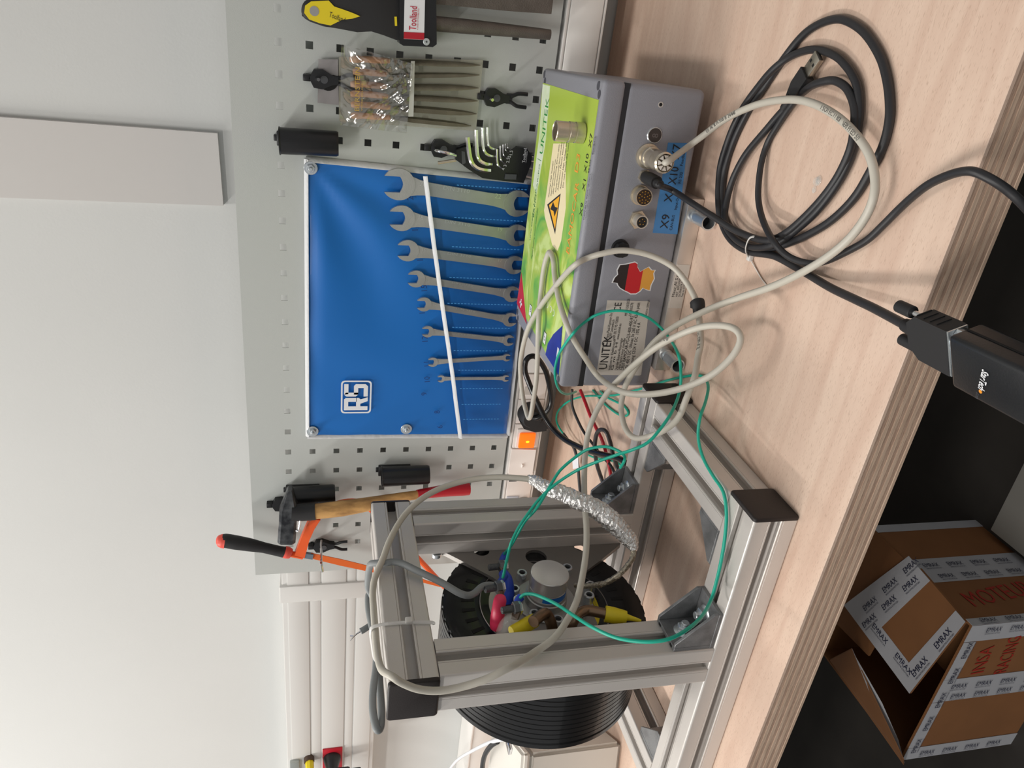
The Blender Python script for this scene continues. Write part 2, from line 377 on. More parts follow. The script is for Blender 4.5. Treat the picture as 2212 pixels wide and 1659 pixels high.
def grid(nu, nv, fn, t=.0009):
    bm = bmesh.new(); g = [[bm.verts.new(fn(i/nu, j/nv)) for j in range(nv+1)] for i in range(nu+1)]
    h = [[bm.verts.new(fn(i/nu, j/nv)+Vector((0, t, 0))) for j in range(nv+1)] for i in range(nu+1)]
    for i in range(nu):
        for j in range(nv):
            bm.faces.new((g[i][j], g[i+1][j], g[i+1][j+1], g[i][j+1])); bm.faces.new((h[i][j], h[i][j+1], h[i+1][j+1], h[i+1][j]))
    for i in range(nu):
        for j in (0, nv): bm.faces.new((g[i][j], h[i][j], h[i+1][j], g[i+1][j]))
    for j in range(nv):
        for i in (0, nu): bm.faces.new((g[i][j], g[i][j+1], h[i][j+1], h[i][j]))
    return bm
obj('vinyl_sheet', grid(70, 46, rollpt), blue_m, roll, smooth=80)
def hem(p, q, w=.0042):
    P = [rollpt(p[0]+(q[0]-p[0])*k/16, p[1]+(q[1]-p[1])*k/16, -.0042-.0006*math.sin(k*1.7)) for k in range(17)]
    obj('hem', MB().tube(P, w, 8, 2, flat=.35), hem_m, roll)
hem((0, 0), (1, 0)); hem((0, 1), (1, 1)); hem((0, 0), (0, 1)); hem((1, 0), (1, 1), .0048)
PT = [(p[0], p[2]) for p in [(-0.1881,-0.008,1.0975),(-0.2817,-0.008,1.0796),(-0.3749,-0.008,1.0607),(-0.4929,-0.008,1.0358),(-0.6165,-0.008,1.012)]]
def bandv(u):   # z of the pocket band at u (0 left .. 1 right)
    q = (1-u)*(len(PT)-1); k = min(int(q), len(PT)-2); f = q-k
    return Vector((PT[k][0]+(PT[k+1][0]-PT[k][0])*f, -.0160, PT[k][1]+(PT[k+1][1]-PT[k][1])*f))
obj('pocket_band', MB().tube([bandv(1-k/20)+Vector((0, -.0012*math.sin(k*2.1), 0)) for k in range(21)], .0040, 8, 2, flat=.35), hem_m, roll)
def pock(u, v):
    a = bandv(u); b = rollpt(u, .985, -.006); p = a+(b-a)*v
    p.y = -.0158-.0012*math.sin(u*40+v*3)+.006*max(0, v-.9)*10*.9
    return p
obj('clear_pocket', grid(80, 20, pock, .0004), pocket_m, roll, smooth=80)
for uu in [(-0.1968,-0.013,1.0813),(-0.243,-0.013,1.0493),(-0.2862,-0.013,1.0019),(-0.3335,-0.013,0.9915),(-0.3746,-0.013,0.9858),(-0.414,-0.013,0.9818),(-0.4531,-0.013,0.9778),(-0.4876,-0.013,0.9742),(-0.5205,-0.013,0.9724),(-0.55,-0.013,0.9678),(-0.5782,-0.013,0.9649)]:
    top = (-0.2325,-0.013,1.0769)
    pts = [(uu[0]-.002*0, -.0135, .952+.0052*k) for k in range(20) if .952+.0052*k < bandv((uu[0]+.615)/.48)[2]-.008]
    m = MB()
    for p in pts: m.box(p[0]-.0006, p[0]+.0006, -.0182, -.0172, p[2]-.0015, p[2]+.0015)
    if pts: obj('stitching', m, mat('thread', (60, 140, 210), .6), roll, smooth=0, kind='stuff')
# logo on the roll
LG = [(-0.5695,-0.0095,1.208),(-0.5108,-0.0095,1.2086),(-0.514,-0.0095,1.161),(-0.5709,-0.0095,1.1609)]
def rrect(x0, x1, z0, z1, r, n=5):
    out = []
    for cx, cz, a0 in ((x1-r, z1-r, 0), (x0+r, z1-r, 90), (x0+r, z0+r, 180), (x1-r, z0+r, 270)):
        for k in range(n+1): a = math.radians(a0+90*k/n); out.append((cx+r*math.cos(a), cz+r*math.sin(a)))
    return out
lx0, lx1, lz1, lz0 = LG[0][0], LG[1][0], LG[0][2], LG[3][2]
def frame2(o, i, y, t):
    m = MB(); A = [Vector((p[0], y, p[1])) for p in o]; B = [Vector((p[0], y, p[1])) for p in i]; d = Vector((0, t, 0))
    m.rings([A, B, [p+d for p in B], [p+d for p in A]], closed=True); return m
obj('logo_frame', frame2(rrect(lx0, lx1, lz0, lz1, .006), rrect(lx0+.0024, lx1-.0024, lz0+.0024, lz1-.0024, .0045), -.0098, .0003), white_m, roll, smooth=0)
W_, H_ = lx1-lx0, lz1-lz0
def lp(pts): return [(lx0+W_*p[0]/100, lz0+H_*p[1]/100) for p in pts]
Rg = lp([(10, 12), (22, 12), (22, 36), (30, 36), (36, 12), (50, 12), (43, 40), (48, 48), (48, 82), (42, 90), (10, 90)])
Rh = lp([(22, 50), (36, 50), (36, 76), (22, 76)])
m = MB()
for poly in ([(10, 12), (22, 12), (22, 90), (10, 90)], [(22, 76), (48, 76), (48, 84), (43, 90), (22, 90)], [(36, 48), (48, 48), (48, 76), (36, 76)], [(22, 36), (44, 36), (48, 42), (48, 50), (22, 50)], [(30, 36), (38, 12), (50, 12), (43, 36)]):
    m.prism(lp(poly), (0, -.0098, 0), XX, ZZ, .0003, (0, -1, 0))
for poly in ([(52, 12), (83, 12), (90, 20), (90, 26), (52, 26)], [(78, 26), (90, 26), (90, 52), (84, 58), (78, 58)], [(58, 44), (78, 44), (78, 58), (58, 58)], [(52, 52), (58, 44), (64, 44), (64, 84), (58, 90), (52, 82)], [(60, 76), (90, 76), (90, 90), (58, 90)]):
    m.prism(lp(poly), (0, -.0098, 0), XX, ZZ, .0003, (0, -1, 0))
obj('logo_letters', m, white_m, roll, 'white RS letters', smooth=0)
for px in [(-0.2658,-0.0095,1.1144),(-0.3119,-0.0095,1.1065),(-0.368,-0.0095,1.0965),(-0.3916,-0.0095,1.086),(-0.4386,-0.0095,1.0825),(-0.4826,-0.0095,1.0783),(-0.5131,-0.0095,1.0727)]:
    pass
for s_, p in (('20', (-0.2236,-0.0096,1.1113)), ('18', (-0.2665,-0.0096,1.1023)), ('17', (-0.3112,-0.0096,1.0923)), ('15', (-0.3586,-0.0096,1.0832)), ('13', (-0.3946,-0.0096,1.0844)), ('12', (-0.4417,-0.0096,1.0772)), ('11', (-0.4841,-0.0096,1.0716)), ('10', (-0.5122,-0.0096,1.0691)), ('9', (-0.5366,-0.0096,1.0727)), ('8', (-0.5704,-0.0096,1.0493)), ('6', (-0.5987,-0.0096,1.0426))):
    text(s_, (p[0], -.0102, p[2]), (1, 0, .15), (-.1, 0, 1), mat('faded marker', (6, 48, 110), .6), roll, size=.009, name='handwritten_size')

# fixing bolts of the roll
bz = 'bolts fixing the tool roll'
for (p, lab) in (((-0.1896,-0.01,1.2514), 'zinc flange bolt at the top right corner of the blue tool roll'), ((-0.6036,-0.01,1.2516), 'zinc flange bolt at the top left corner of the blue tool roll'), ((-0.6019,-0.01,1.1023), 'zinc flange bolt halfway down the left side of the blue tool roll')):
    t = thing('flange_bolt', lab, 'bolt', (p[0], -.002, p[2]), bz)
    x, z = p[0], p[2]
    obj('washer', MB().cyl((x, -.0055, z), (x, -.0080, z), .0092, 32, bev=.0006), zinc_m, t)
    obj('hex_nut', MB().cyl((x, -.0078, z), (x, -.0125, z), .0060, 6, bev=.0005), zinc_m, t)
    obj('stud_end', MB().cyl((x, 0, z), (x, -.0165, z), .0028, 16, bev=.0005), zinc_m, t)

# ---------------- open ended wrenches
def head(cx, cz, R, ang, jaw, w):
    # outline of an open jaw head, opening towards ang
    pts = []
    s0 = math.asin(min(.95, w/2/R))
    n = 22
    for k in range(n+1):
        a = s0+(2*pi-2*s0)*k/n
        rr = R*(1.0+.05*math.exp(-((min(a, 2*pi-a)-s0)/.45)**2))
        pts.append((rr*math.cos(a), rr*math.sin(a)*(.98)))
    d = -R*.05
    pts += [(d+.0, -w/2)] + [(d-w*.20*math.sin(pi*k/6), -w/2+w*k/6) for k in range(1, 6)] + [(d, w/2)]
    c, s = math.cos(ang), math.sin(ang)
    return [(cx+x*c-y*s, cz+x*s+y*c) for x, y in pts]
WR = [(((-0.2023,-0.012,1.1327)), ((-0.2185,-0.012,0.9615)), 70, 62, '20 22', 'DIN 3110', 'largest open-ended wrench at the right end of the blue tool roll'),
      (((-0.2496,-0.012,1.1266)), ((-0.2659,-0.012,0.9565)), 59, 53, '18 19', 'DIN 3110', 'second largest open-ended wrench, second from the right in the blue tool roll'),
      (((-0.2967,-0.012,1.1157)), ((-0.3118,-0.012,0.9546)), 51, 46, '16 17', 'DIN 3110', 'open-ended wrench third from the right in the blue tool roll'),
      (((-0.3394,-0.012,1.1012)), ((-0.3587,-0.012,0.9528)), 42, 41, '13 14', 'DIN 3110', 'open-ended wrench fourth from the right in the blue tool roll, mid sized'),
      (((-0.3794,-0.012,1.0871)), ((-0.4012,-0.012,0.9508)), 36, 37, '12 13', 'DIN 3110', 'open-ended wrench with dark shaded jaw, fourth from the left in the blue tool roll'),
      (((-0.4242,-0.012,1.0786)), ((-0.437,-0.012,0.949)), 30, 30, '10 11', 'DIN 3110', 'small open-ended wrench third from the left in the blue tool roll'),
      (((-0.4764,-0.012,1.0673)), ((-0.4672,-0.012,0.9486)), 26, 21, '8 9', 'DIN 3110', 'small open-ended wrench leaning the other way, second from the left in the blue tool roll'),
      (((-0.5059,-0.012,1.0519)), ((-0.5049,-0.012,0.9459)), 20, 19, '6 7', 'CHROME VANADIUM', 'smallest open-ended wrench at the left end of the blue tool roll')]
for k, (A, B, da, db, nums, mk, lab) in enumerate(WR):
    A = Vector(A); B = Vector(B); sc = .000318
    ra, rb = da*sc, db*sc
    y = -.0095; t_ = .003+.0022*(da/70); yf = y-t_
    ax = (B-A); ax.y = 0; L_ = ax.length; ax.normalize(); nx = Vector((-ax.z, 0, ax.x)); an = math.atan2(-ax.z, -ax.x)
    th_ = thing('open_end_wrench', lab, 'wrench', (B.x, y, B.z-rb), 'wrenches in the blue tool roll')
    up = math.atan2(1, .0)+.02
    hw = .42*ra
    m = MB()
    m.prism(head(A.x, A.z, ra, up, 0, ra*.98), (0, y, 0), XX, ZZ, t_, (0, -1, 0))
    m.prism(head(B.x, B.z, rb, -pi/2+.02, 0, rb*.98), (0, y, 0), XX, ZZ, t_, (0, -1, 0))
    # shank, flared into both heads
    Ln = []; Rn = []
    for q in range(15):
        f = q/14; p = A+ax*(ra*.72+(L_-ra*.72-rb*.72)*f)
        wd_ = hw*1.0+(ra*.62-hw)*max(0, 1-f*5)**2+(rb*.62-hw*.95)*max(0, 1-(1-f)*5)**2-hw*.08*f
        Ln.append(p+nx*wd_); Rn.append(p-nx*wd_)
    pl_ = Ln+Rn[::-1]
    m.prism([(p.x, p.z) for p in pl_], (0, y+.0000, 0), XX, ZZ, t_*.84, (0, -1, 0))
    obj('forged_body', m, wrench_m, th_, smooth=30)
    A2 = A+ax*(L_*.36); pr = Vector((A2.x, yf+t_*.16-.0001, A2.z))-nx*hw*-.35
    em = mat('raised lettering steel', (226, 226, 222), .3, .9)
    text(mk, pr+nx*(-hw*.0), ax, nx, em, th_, size=hw*.6, width=L_*.22, name='stamped_mark', lift=-.0002 if False else .0002)
    a, b = nums.split()
    text(a, A+ax*(ra*1.25)+Vector((0, yf+t_*.16-.0001-A.y, 0))+nx*hw*.3, ax, nx, em, th_, size=hw*.75, name='stamped_mark')
    text(b, B-ax*(rb*1.75)+Vector((0, yf+t_*.16-.0001-B.y, 0))+nx*hw*.3, ax, nx, em, th_, size=hw*.75, name='stamped_mark')

# ---------------- black spring clips hooked into the board
def clip(p, lab, pin=None, long=1.0, ang=0):
    x, z = p[0], p[2]; t = thing('tool_clip', lab, 'clip', (x, 0, z), 'black tool clips on the board')
    R_ = Matrix.Translation((x, 0, z)) @ Matrix.Rotation(ang, 4, 'Y')
    m = MB(R_)
    hexp = [(0, .013), (.011, .007), (.012, -.004), (.006, -.016), (.0045, -.024), (-.0045, -.024), (-.006, -.016), (-.012, -.004), (-.011, .007)]
    m.prism(hexp, (0, 0, 0), XX, ZZ, .010, (0, -1, 0))
    m.box(-.004, .004, -.010, .004, .011, .0205, bev=.001)
    obj('clip_body', m, black_m, t)
    for s in (-1, 1):
        obj('prong', MB(R_).tube([(s*.004, -.005, -.020), (s*.004, -.007, -.027), (s*.008, -.008, -.036), (s*.0085, -.008, -.036-.010*long)], .0026, 8), black_m, t)
    obj('clip_eye', MB(R_).cyl((0, -.010, -.006), (0, -.0112, -.006), .0048, 20), dgrey_m, t)
    if pin:
        obj('chrome_pin', MB().tube(pin, .0021, 10), chrome_m, t)
    return t
clip((-0.0762,-0.004,1.2397), 'black tool clip with short chrome pin carrying the file wallet', [(-0.0762,-0.008,1.2437),(-0.0755,-0.02,1.243),(-0.0743,-0.035,1.2407)])
clip((-0.0781,-0.004,1.0118), 'black tool clip with two open prongs below the file wallet', [(-0.0793,-0.008,1.0164),(-0.0788,-0.022,1.0167),(-0.0789,-0.03,1.0157)], 1.3)
clip((-0.1509,-0.004,1.0794), 'black tool clip holding the hex key holder on a bent chrome pin', [(-0.1519,-0.008,1.0863),(-0.1513,-0.024,1.084),(-0.1525,-0.026,1.0714),(-0.1559,-0.022,1.0577)])
clip((-0.8373,-0.004,1.2399), 'black tool clip with long chrome hook beside the orange hacksaw', [(-0.824,-0.008,1.2383),(-0.8161,-0.03,1.239),(-0.8074,-0.055,1.2382),(-0.8065,-0.085,1.2381),(-0.8141,-0.1,1.2359)])
clip((-0.7448,-0.004,1.3056), 'black tool clip half hidden behind the hammer head', [(-0.7361,-0.01,1.2786),(-0.718,-0.045,1.2758),(-0.7219,-0.06,1.2697),(-0.7442,-0.075,1.2724),(-0.7467,-0.075,1.2768)])

# ---------------- black tube holders
def holder(p_top, p_bot, r, lab):
    a, b = Vector(p_top), Vector(p_bot); a.y = b.y = -.006-r; t = thing('tube_holder', lab, 'tool holder', (b.x, 0, b.z), 'black tube holders')
    dr = (b-a).normalized()
    obj('tube', MB().lathe(a, dr, [(r*.86, .012), (r*.86, 0), (r*1.06, 0), (r*1.06, .0012), (r, .0022), (r*.965, (b-a).length-.003), (r*.90, (b-a).length), (.001, (b-a).length)], 40, True), black_m, t)
    obj('back_plate', MB().box(a.x-r*.55, a.x+r*.55, -.008, 0, a.z-.05, a.z+.004, bev=.001), black_m, t)
    obj('hook', MB().box(a.x-.004, a.x+.004, -.004, .004, a.z+.001, a.z+.008, bev=.001), black_m, t)
holder((-0.1543,-0.023,1.2904), (-0.1525,-0.023,1.2155), .0168, 'black tube holder hooked on the board above the right end of the blue tool roll')
holder((-0.6841,-0.023,1.141), (-0.6823,-0.023,1.0613), .0168, 'black tube holder between the blue tool roll and the hammer handle')
holder((-0.7186,-0.023,1.291), (-0.7155,-0.023,1.2158), .0168, 'black tube holder tilted behind the hammer head')

# ---------------- hacksaw
saw = thing('hacksaw', 'orange bow hacksaw with black and red grip at the left end of the tool board', 'hacksaw', (-0.8359,-0.03,1.2704))
hp = [(-0.7874,-0.04,1.4011),(-0.7876,-0.04,1.3983),(-0.7881,-0.04,1.3899),(-0.793,-0.04,1.3731),(-0.7993,-0.04,1.3518),(-0.8065,-0.04,1.3304),(-0.8149,-0.04,1.3086),(-0.8187,-0.04,1.2968)]
obj('grip', MB().tube(hp, [.003, .0085, .0115, .0118, .0108, .0088, .0088, .0096], 20, 6), blackm_m, saw)
hp2 = [(-0.7872,-0.04,1.4032),(-0.7874,-0.04,1.4004),(-0.7882,-0.04,1.3955),(-0.7891,-0.04,1.3899)]
obj('grip_cap', MB().tube(hp2, [.004, .0088, .0112, .0121], 20, 4), mat('coral red plastic', (226, 84, 70), .45), saw, 'red grip end')
hp3 = [(-0.8176,-0.04,1.2983),(-0.8194,-0.04,1.2939),(-0.8223,-0.04,1.288)]
obj('grip_collar', MB().tube(hp3, [.0098, .0105, .0085], 20, 4), mat('coral red plastic', (226, 84, 70), .45), saw, 'red collar')
obj('frame_bow', MB().tube([(-0.8222,-0.04,1.2895),(-0.8297,-0.04,1.2678)], .0052, 8, flat=.7).solid([Vector(p) for p in [(-0.8233,-0.044,1.2819),(-0.785,-0.044,1.2694),(-0.7597,-0.044,1.2603),(-0.7498,-0.044,1.2514),(-0.7524,-0.044,1.2396),(-0.769,-0.044,1.2486),(-0.7936,-0.044,1.2576),(-0.8305,-0.044,1.2655)]], (0, .012, 0)).tube([(-0.7601,-0.038,1.2515),(-0.7399,-0.036,1.2337),(-0.7257,-0.034,1.2077),(-0.7253,-0.034,1.1776),(-0.7414,-0.034,1.1582),(-0.7927,-0.034,1.1174),(-0.8843,-0.036,1.0475),(-0.9228,-0.036,1.0195)], .0048, 10), orange_m, saw)
obj('blade_holder', MB().solid([Vector(p) for p in [(-0.8214,-0.043,1.2654),(-0.8254,-0.043,1.2511),(-0.8353,-0.043,1.2527),(-0.8312,-0.043,1.267)]], (0, .006, 0)), mat('blue steel', (120, 136, 150), .4, .6), saw)
obj('blade', MB().solid([Vector(p) for p in [(-0.8236,-0.04,1.2549),(-0.8416,-0.04,1.2028),(-0.862,-0.04,1.1512),(-0.8827,-0.04,1.0896),(-0.9192,-0.04,1.0186),(-0.9183,-0.04,1.0289),(-0.8935,-0.04,1.089),(-0.8733,-0.04,1.1532),(-0.8546,-0.04,1.2065),(-0.8358,-0.04,1.2535)]], (0, .0012, 0)), blade_m, saw)

# ---------------- hammer
hm = thing('hammer', 'cross peen hammer with worn wooden handle and red grip end hooked on the tool board', 'hammer', (-0.727,-0.06,1.2769))
c0 = Vector((-0.719,-0.045,1.2937))
h0 = Vector((-0.7133,-0.105,1.2911)); h1 = Vector((-0.7201,-0.075,1.2946)); h2 = Vector((-0.72,-0.035,1.2906)); h3 = Vector((-0.7216,-0.006,1.2873))
ax_ = (h0-h3).normalized()
def sq(c, a, b, bev=.3):
    u = ax_.cross(Vector((0, 0, 1))).normalized(); w = ax_.cross(u).normalized()
    P = []
    for sx, sz in ((1, 1), (-1, 1), (-1, -1), (1, -1)):
        q = [(sx*a, sz*b*(1-bev)), (sx*a*(1-bev), sz*b)]
        if sx*sz < 0: q = q[::-1]
        P += [c+u*x+w*z for x, z in q]
    return P
H0 = Vector((-0.777,-0.064,1.2927)); H3 = Vector((-0.6815,-0.05,1.2857))
ax_ = (H0-H3).normalized(); Lh = (H0-H3).length
obj('head', MB().rings([sq(H0, .0105, .0115), sq(H0-ax_*.004, .0130, .0140), sq(H0-ax_*Lh*.28, .0130, .0140), sq(H0-ax_*Lh*.36, .0125, .0135), sq(H0-ax_*Lh*.62, .0130, .0142), sq(H3+ax_*.004, .0115, .0050), sq(H3, .0105, .0030)]), hammer_m, hm, smooth=25)
hA = H0-ax_*Lh*.52; hd = [Vector(p) for p in [(-0.7222,-0.06,1.2811),(-0.7226,-0.06,1.2726),(-0.7221,-0.06,1.2482),(-0.7208,-0.056,1.2045),(-0.7167,-0.052,1.1598),(-0.7126,-0.046,1.1217),(-0.7111,-0.04,1.0827),(-0.712,-0.036,1.0626)]]
obj('handle', MB().tube(hd, [.0100, .0115, .0125, .0132, .0115, .0085, .0075, .0080], 16, 6, flat=1.15), hwood_m, hm)
obj('neck_sleeve', MB().tube([(-0.722,-0.06,1.2839),(-0.723,-0.06,1.2661),(-0.7221,-0.06,1.2474)], .0138, 16, 5, flat=1.2), blackm_m, hm)
obj('grip_end', MB().tube([(-0.7102,-0.04,1.082),(-0.7103,-0.036,1.0588),(-0.7104,-0.032,1.0345),(-0.7117,-0.028,1.0016),(-0.7119,-0.027,0.9909)], [.0080, .0092, .0104, .0112, .0108], 18, 5, flat=1.2), red_m, hm, 'red lacquered grip end')

# ---------------- hex key holder
hk = thing('hex_key_holder', 'black plastic hex key holder hanging from a clip right of the blue tool roll', 'key holder', (-0.1636,-0.008,1.0051))
pol = [(-0.1494,-0.01,1.057),(-0.1447,-0.01,1.0457),(-0.143,-0.01,1.0063),(-0.1432,-0.01,0.9768),(-0.1384,-0.01,0.9713),(-0.1392,-0.01,0.9577),(-0.1494,-0.01,0.9489),(-0.1604,-0.01,0.9488),(-0.1872,-0.01,0.9565),(-0.1865,-0.01,0.9862),(-0.1847,-0.01,1.0168),(-0.1733,-0.01,1.0392),(-0.1619,-0.01,1.0573)]
obj('holder_plate', MB().solid([Vector(p) for p in pol], (0, -.009, 0)), black_m, hk, smooth=30)
obj('hanger_slot', MB().solid([Vector(p) for p in [(-0.1496,-0.0192,1.05),(-0.1505,-0.0192,1.0454),(-0.1654,-0.0192,1.0428),(-0.1683,-0.0192,1.0478)]], (0, -.0004, 0)), dgrey_m, hk)
obj('spare_bar', MB().tube([(-0.1684,-0.018,1.0813),(-0.1632,-0.016,1.0562)], .0022, 8, 3), nickel_m, hk)
obj('clamp_tab', MB().solid([Vector(p) for p in [(-0.176,-0.019,0.9845),(-0.1756,-0.019,0.969),(-0.1827,-0.019,0.9688),(-0.1832,-0.019,0.9851)]], (0, -.003, 0)), dgrey_m, hk)
hd_m = mat('grey print', (200, 202, 206), .5)
for s_, p in (('10', (-0.1757,-0.02,1.0116)), ('8', (-0.1659,-0.02,1.0079)), ('6', (-0.1555,-0.02,1.005)), ('5', (-0.1453,-0.02,1.0034)), ('4', (-0.1714,-0.02,0.9866)), ('3', (-0.1661,-0.02,0.9845)), ('2.5', (-0.1608,-0.02,0.9811)), ('2', (-0.1537,-0.02,0.9799)), ('1.5', (-0.1497,-0.02,0.9777))):
    text(s_, (p[0], -.0194, p[2]), XX, ZZ, hd_m, hk, size=.0044, name='size_number')
tp = (-0.1591,-0.02,0.9583); text('Toolland', (tp[0], -.0194, tp[2]), XX, ZZ, hd_m, hk, size=.0042, width=.020, name='maker_print')
tp = (-0.159,-0.02,0.9563); text('A LAND OF POSSIBILITIES', (tp[0], -.0194, tp[2]), XX, ZZ, hd_m, hk, size=.0012, width=.016, name='maker_print')
keys = [([(-0.1305,-0.02,1.0434),(-0.1511,-0.02,1.039),(-0.1646,-0.02,1.0338),(-0.1715,-0.02,1.024),(-0.1733,-0.018,1.0074)], .0034, 'largest hex key, nearest the hanger of the holder', [(-0.1754,-0.012,0.9639),(-0.1801,-0.012,0.9371)]),
        ([(-0.1198,-0.02,1.0321),(-0.1429,-0.02,1.0293),(-0.1576,-0.02,1.0253),(-0.1633,-0.02,1.0168),(-0.1648,-0.018,1.0056)], .0028, 'second largest hex key in the black holder', [(-0.1654,-0.012,0.9515),(-0.1682,-0.012,0.9359)]),
        ([(-0.1167,-0.02,1.0234),(-0.1374,-0.02,1.0213),(-0.1477,-0.02,1.0177),(-0.1522,-0.02,1.0113),(-0.1538,-0.018,1.0028)], .0022, 'third largest hex key in the black holder', [(-0.1557,-0.012,0.9513),(-0.1579,-0.012,0.9373)]),
        ([(-0.1156,-0.02,1.017),(-0.1307,-0.02,1.0155),(-0.1398,-0.02,1.0126),(-0.1431,-0.02,1.007),(-0.1443,-0.018,1.0012)], .0017, 'fourth largest hex key in the black holder', [(-0.1499,-0.012,0.9514),(-0.1503,-0.012,0.9397)]),
        ([(-0.1432,-0.02,1.0004),(-0.1576,-0.02,0.9988),(-0.1657,-0.02,0.996),(-0.1694,-0.018,0.9891)], .0014, 'largest of the five small hex keys in the black holder', None),
        ([(-0.1385,-0.02,0.9962),(-0.1529,-0.02,0.9947),(-0.159,-0.02,0.992),(-0.1628,-0.018,0.9858)], .0012, 'second of the five small hex keys in the black holder', None),
        ([(-0.1364,-0.02,0.9925),(-0.1476,-0.02,0.9913),(-0.1524,-0.02,0.9887),(-0.1556,-0.018,0.9839)], .0010, 'middle one of the five small hex keys in the black holder', None),
        ([(-0.1349,-0.02,0.9894),(-0.1423,-0.02,0.9885),(-0.1453,-0.02,0.9862),(-0.1479,-0.018,0.9821)], .0008, 'smallest hex key but one in the black holder', None),
        ([(-0.1341,-0.02,0.9868),(-0.139,-0.02,0.9856),(-0.1414,-0.02,0.984),(-0.1439,-0.018,0.9799)], .0006, 'smallest hex key in the black holder', None)]
for P, r, lab, low in keys:
    P = [Vector(p) for p in P]
    if low: P = P+[P[-1]+Vector((0, .007, -.006))]+low
    m = MB(); m.tube(P, r, 6, 3)
    single('hex_key', m, chrome_m, lab, 'hex key', 'hex keys in the black holder', smooth=20)
# ---------------- needle files in a clear wallet
wal = thing('file_wallet', 'clear plastic wallet of needle files hanging on a clip right of the black tube holder', 'file wallet', (-0.0825,-0.006,1.1266))
def sheet(P4, nu, nv, amp, t, fr=(7, 9), y=None):
    A, B, C_, D = [Vector(p) for p in P4]   # corners, grid between
    def fn(u, v):
        p = (A*(1-u)+B*u)*(1-v)+(D*(1-u)+C_*u)*v
        p.y += amp*(math.sin(u*fr[0]+v*3.1)*math.cos(v*fr[1]+u*2)+.5*math.sin(u*fr[0]*2.3-v*fr[1]*1.7))*min(1, 6*min(u, 1-u, v, 1-v)+.2)
        return p
    return grid(nu, nv, fn, t)
obj('header_card', sheet([(-0.053,-0.006,1.2408),(-0.1055,-0.006,1.2421),(-0.1059,-0.007,1.2151),(-0.0505,-0.007,1.2167)], 10, 6, .0004, .0008), mat('grey header strip', (150, 146, 146), .35, .3), wal)
obj('hang_hole', MB().cyl((-0.076,-0.0072,1.2293), (-0.0759,-0.0078,1.2293), .0135, 24), hole_m, wal)
obj('back_sheet', sheet([(-0.0471,-0.007,1.2156),(-0.1262,-0.007,1.2149),(-0.1236,-0.007,1.0301),(-0.0328,-0.007,1.0285)], 20, 30, .0006, .0004), mat('cloudy pvc', (176, 174, 158), .22, alpha=.42), wal)
obj('front_flap', sheet([(-0.031,-0.028,1.2133),(-0.1273,-0.03,1.2135),(-0.1308,-0.03,1.1277),(-0.0451,-0.026,1.1227)], 44, 44, .0045, .0006, (7, 6)), flap_m, wal, 'thick crinkled clear flap')
obj('weld_strip', sheet([(-0.0424,-0.022,1.1254),(-0.1106,-0.022,1.1255),(-0.1103,-0.02,1.1185),(-0.0421,-0.02,1.1204)], 10, 3, .0006, .0006), white_m, wal)
tp = (-0.1075,-0.034,1.1899); text('BERNSTEIN', (tp[0], -.0345, tp[2]), XX, ZZ, mat('gold print', (214, 178, 90), .3, .6), wal, size=.0062, width=.052, name='brand_print')
tp = (-0.1072,-0.034,1.1858); text('WERKZEUGE', (tp[0], -.0345, tp[2]), XX, ZZ, MATS['gold print'], wal, size=.002, width=.034, name='brand_print')
tp = (-0.1023,-0.02,1.1342); text('Feilen  Set 6', (tp[0], -.0225, tp[2]), XX, ZZ, ink_m, wal, size=.003, width=.026, name='insert_print')
FL = [(246, 257, 755, 845, 'leftmost'), (226, 236, 760, 840, 'second from the left'), (203, 213, 758, 840, 'third from the left'), (180, 190, 757, 835, 'third from the right'), (157, 166, 763, 835, 'second from the right'), (126, 134, 755, 842, 'rightmost')]
HP = [[(-0.1169,-0.014,1.1997),(-0.1155,-0.014,1.1835),(-0.1149,-0.014,1.1484),(-0.1147,-0.013,1.1453),(-0.1168,-0.011,1.0379)], [(-0.1031,-0.014,1.1999),(-0.1016,-0.014,1.1839),(-0.102,-0.014,1.1489),(-0.1019,-0.013,1.1458),(-0.1006,-0.011,1.0317)], [(-0.09,-0.014,1.2007),(-0.0885,-0.014,1.1842),(-0.0885,-0.014,1.1525),(-0.0887,-0.013,1.1476),(-0.0839,-0.011,1.0319)], [(-0.0782,-0.014,1.2009),(-0.0767,-0.014,1.1844),(-0.0767,-0.014,1.1547),(-0.0768,-0.013,1.1481),(-0.0674,-0.011,1.0322)], [(-0.0629,-0.014,1.1982),(-0.0616,-0.014,1.1848),(-0.0621,-0.014,1.1553),(-0.0627,-0.013,1.1486),(-0.0512,-0.011,1.0325)], [(-0.0486,-0.014,1.2025),(-0.0468,-0.014,1.1852),(-0.0457,-0.014,1.1518),(-0.046,-0.013,1.1481),(-0.0391,-0.011,1.0324)]]
for k, (P, fl) in enumerate(zip(HP, FL)):
    t = thing('needle_file', 'wooden handled needle file in the clear wallet, '+fl[4]+' of six', 'file', P[-1], 'needle files in the wallet')
    obj('handle', MB().tube([P[0], P[1], P[2]], [.0030, .0042, .0046, .0038, .0042, .0038, .0028], 14, 6), handw_m, t)
    w = (.0048, .0056, .0050, .0052, .0042, .0048)[k]
    obj('blade', MB().tube([P[3], P[4]], [.0016, w, w, w, w*.75, .0006], (4, 4, 6, 10, 4, 8)[k], 8, flat=.4), mat('needle file steel', (128, 124, 108), .45, .6, bump=.9, bscale=900, bdist=.0006, var=.25, vscale=40), t)

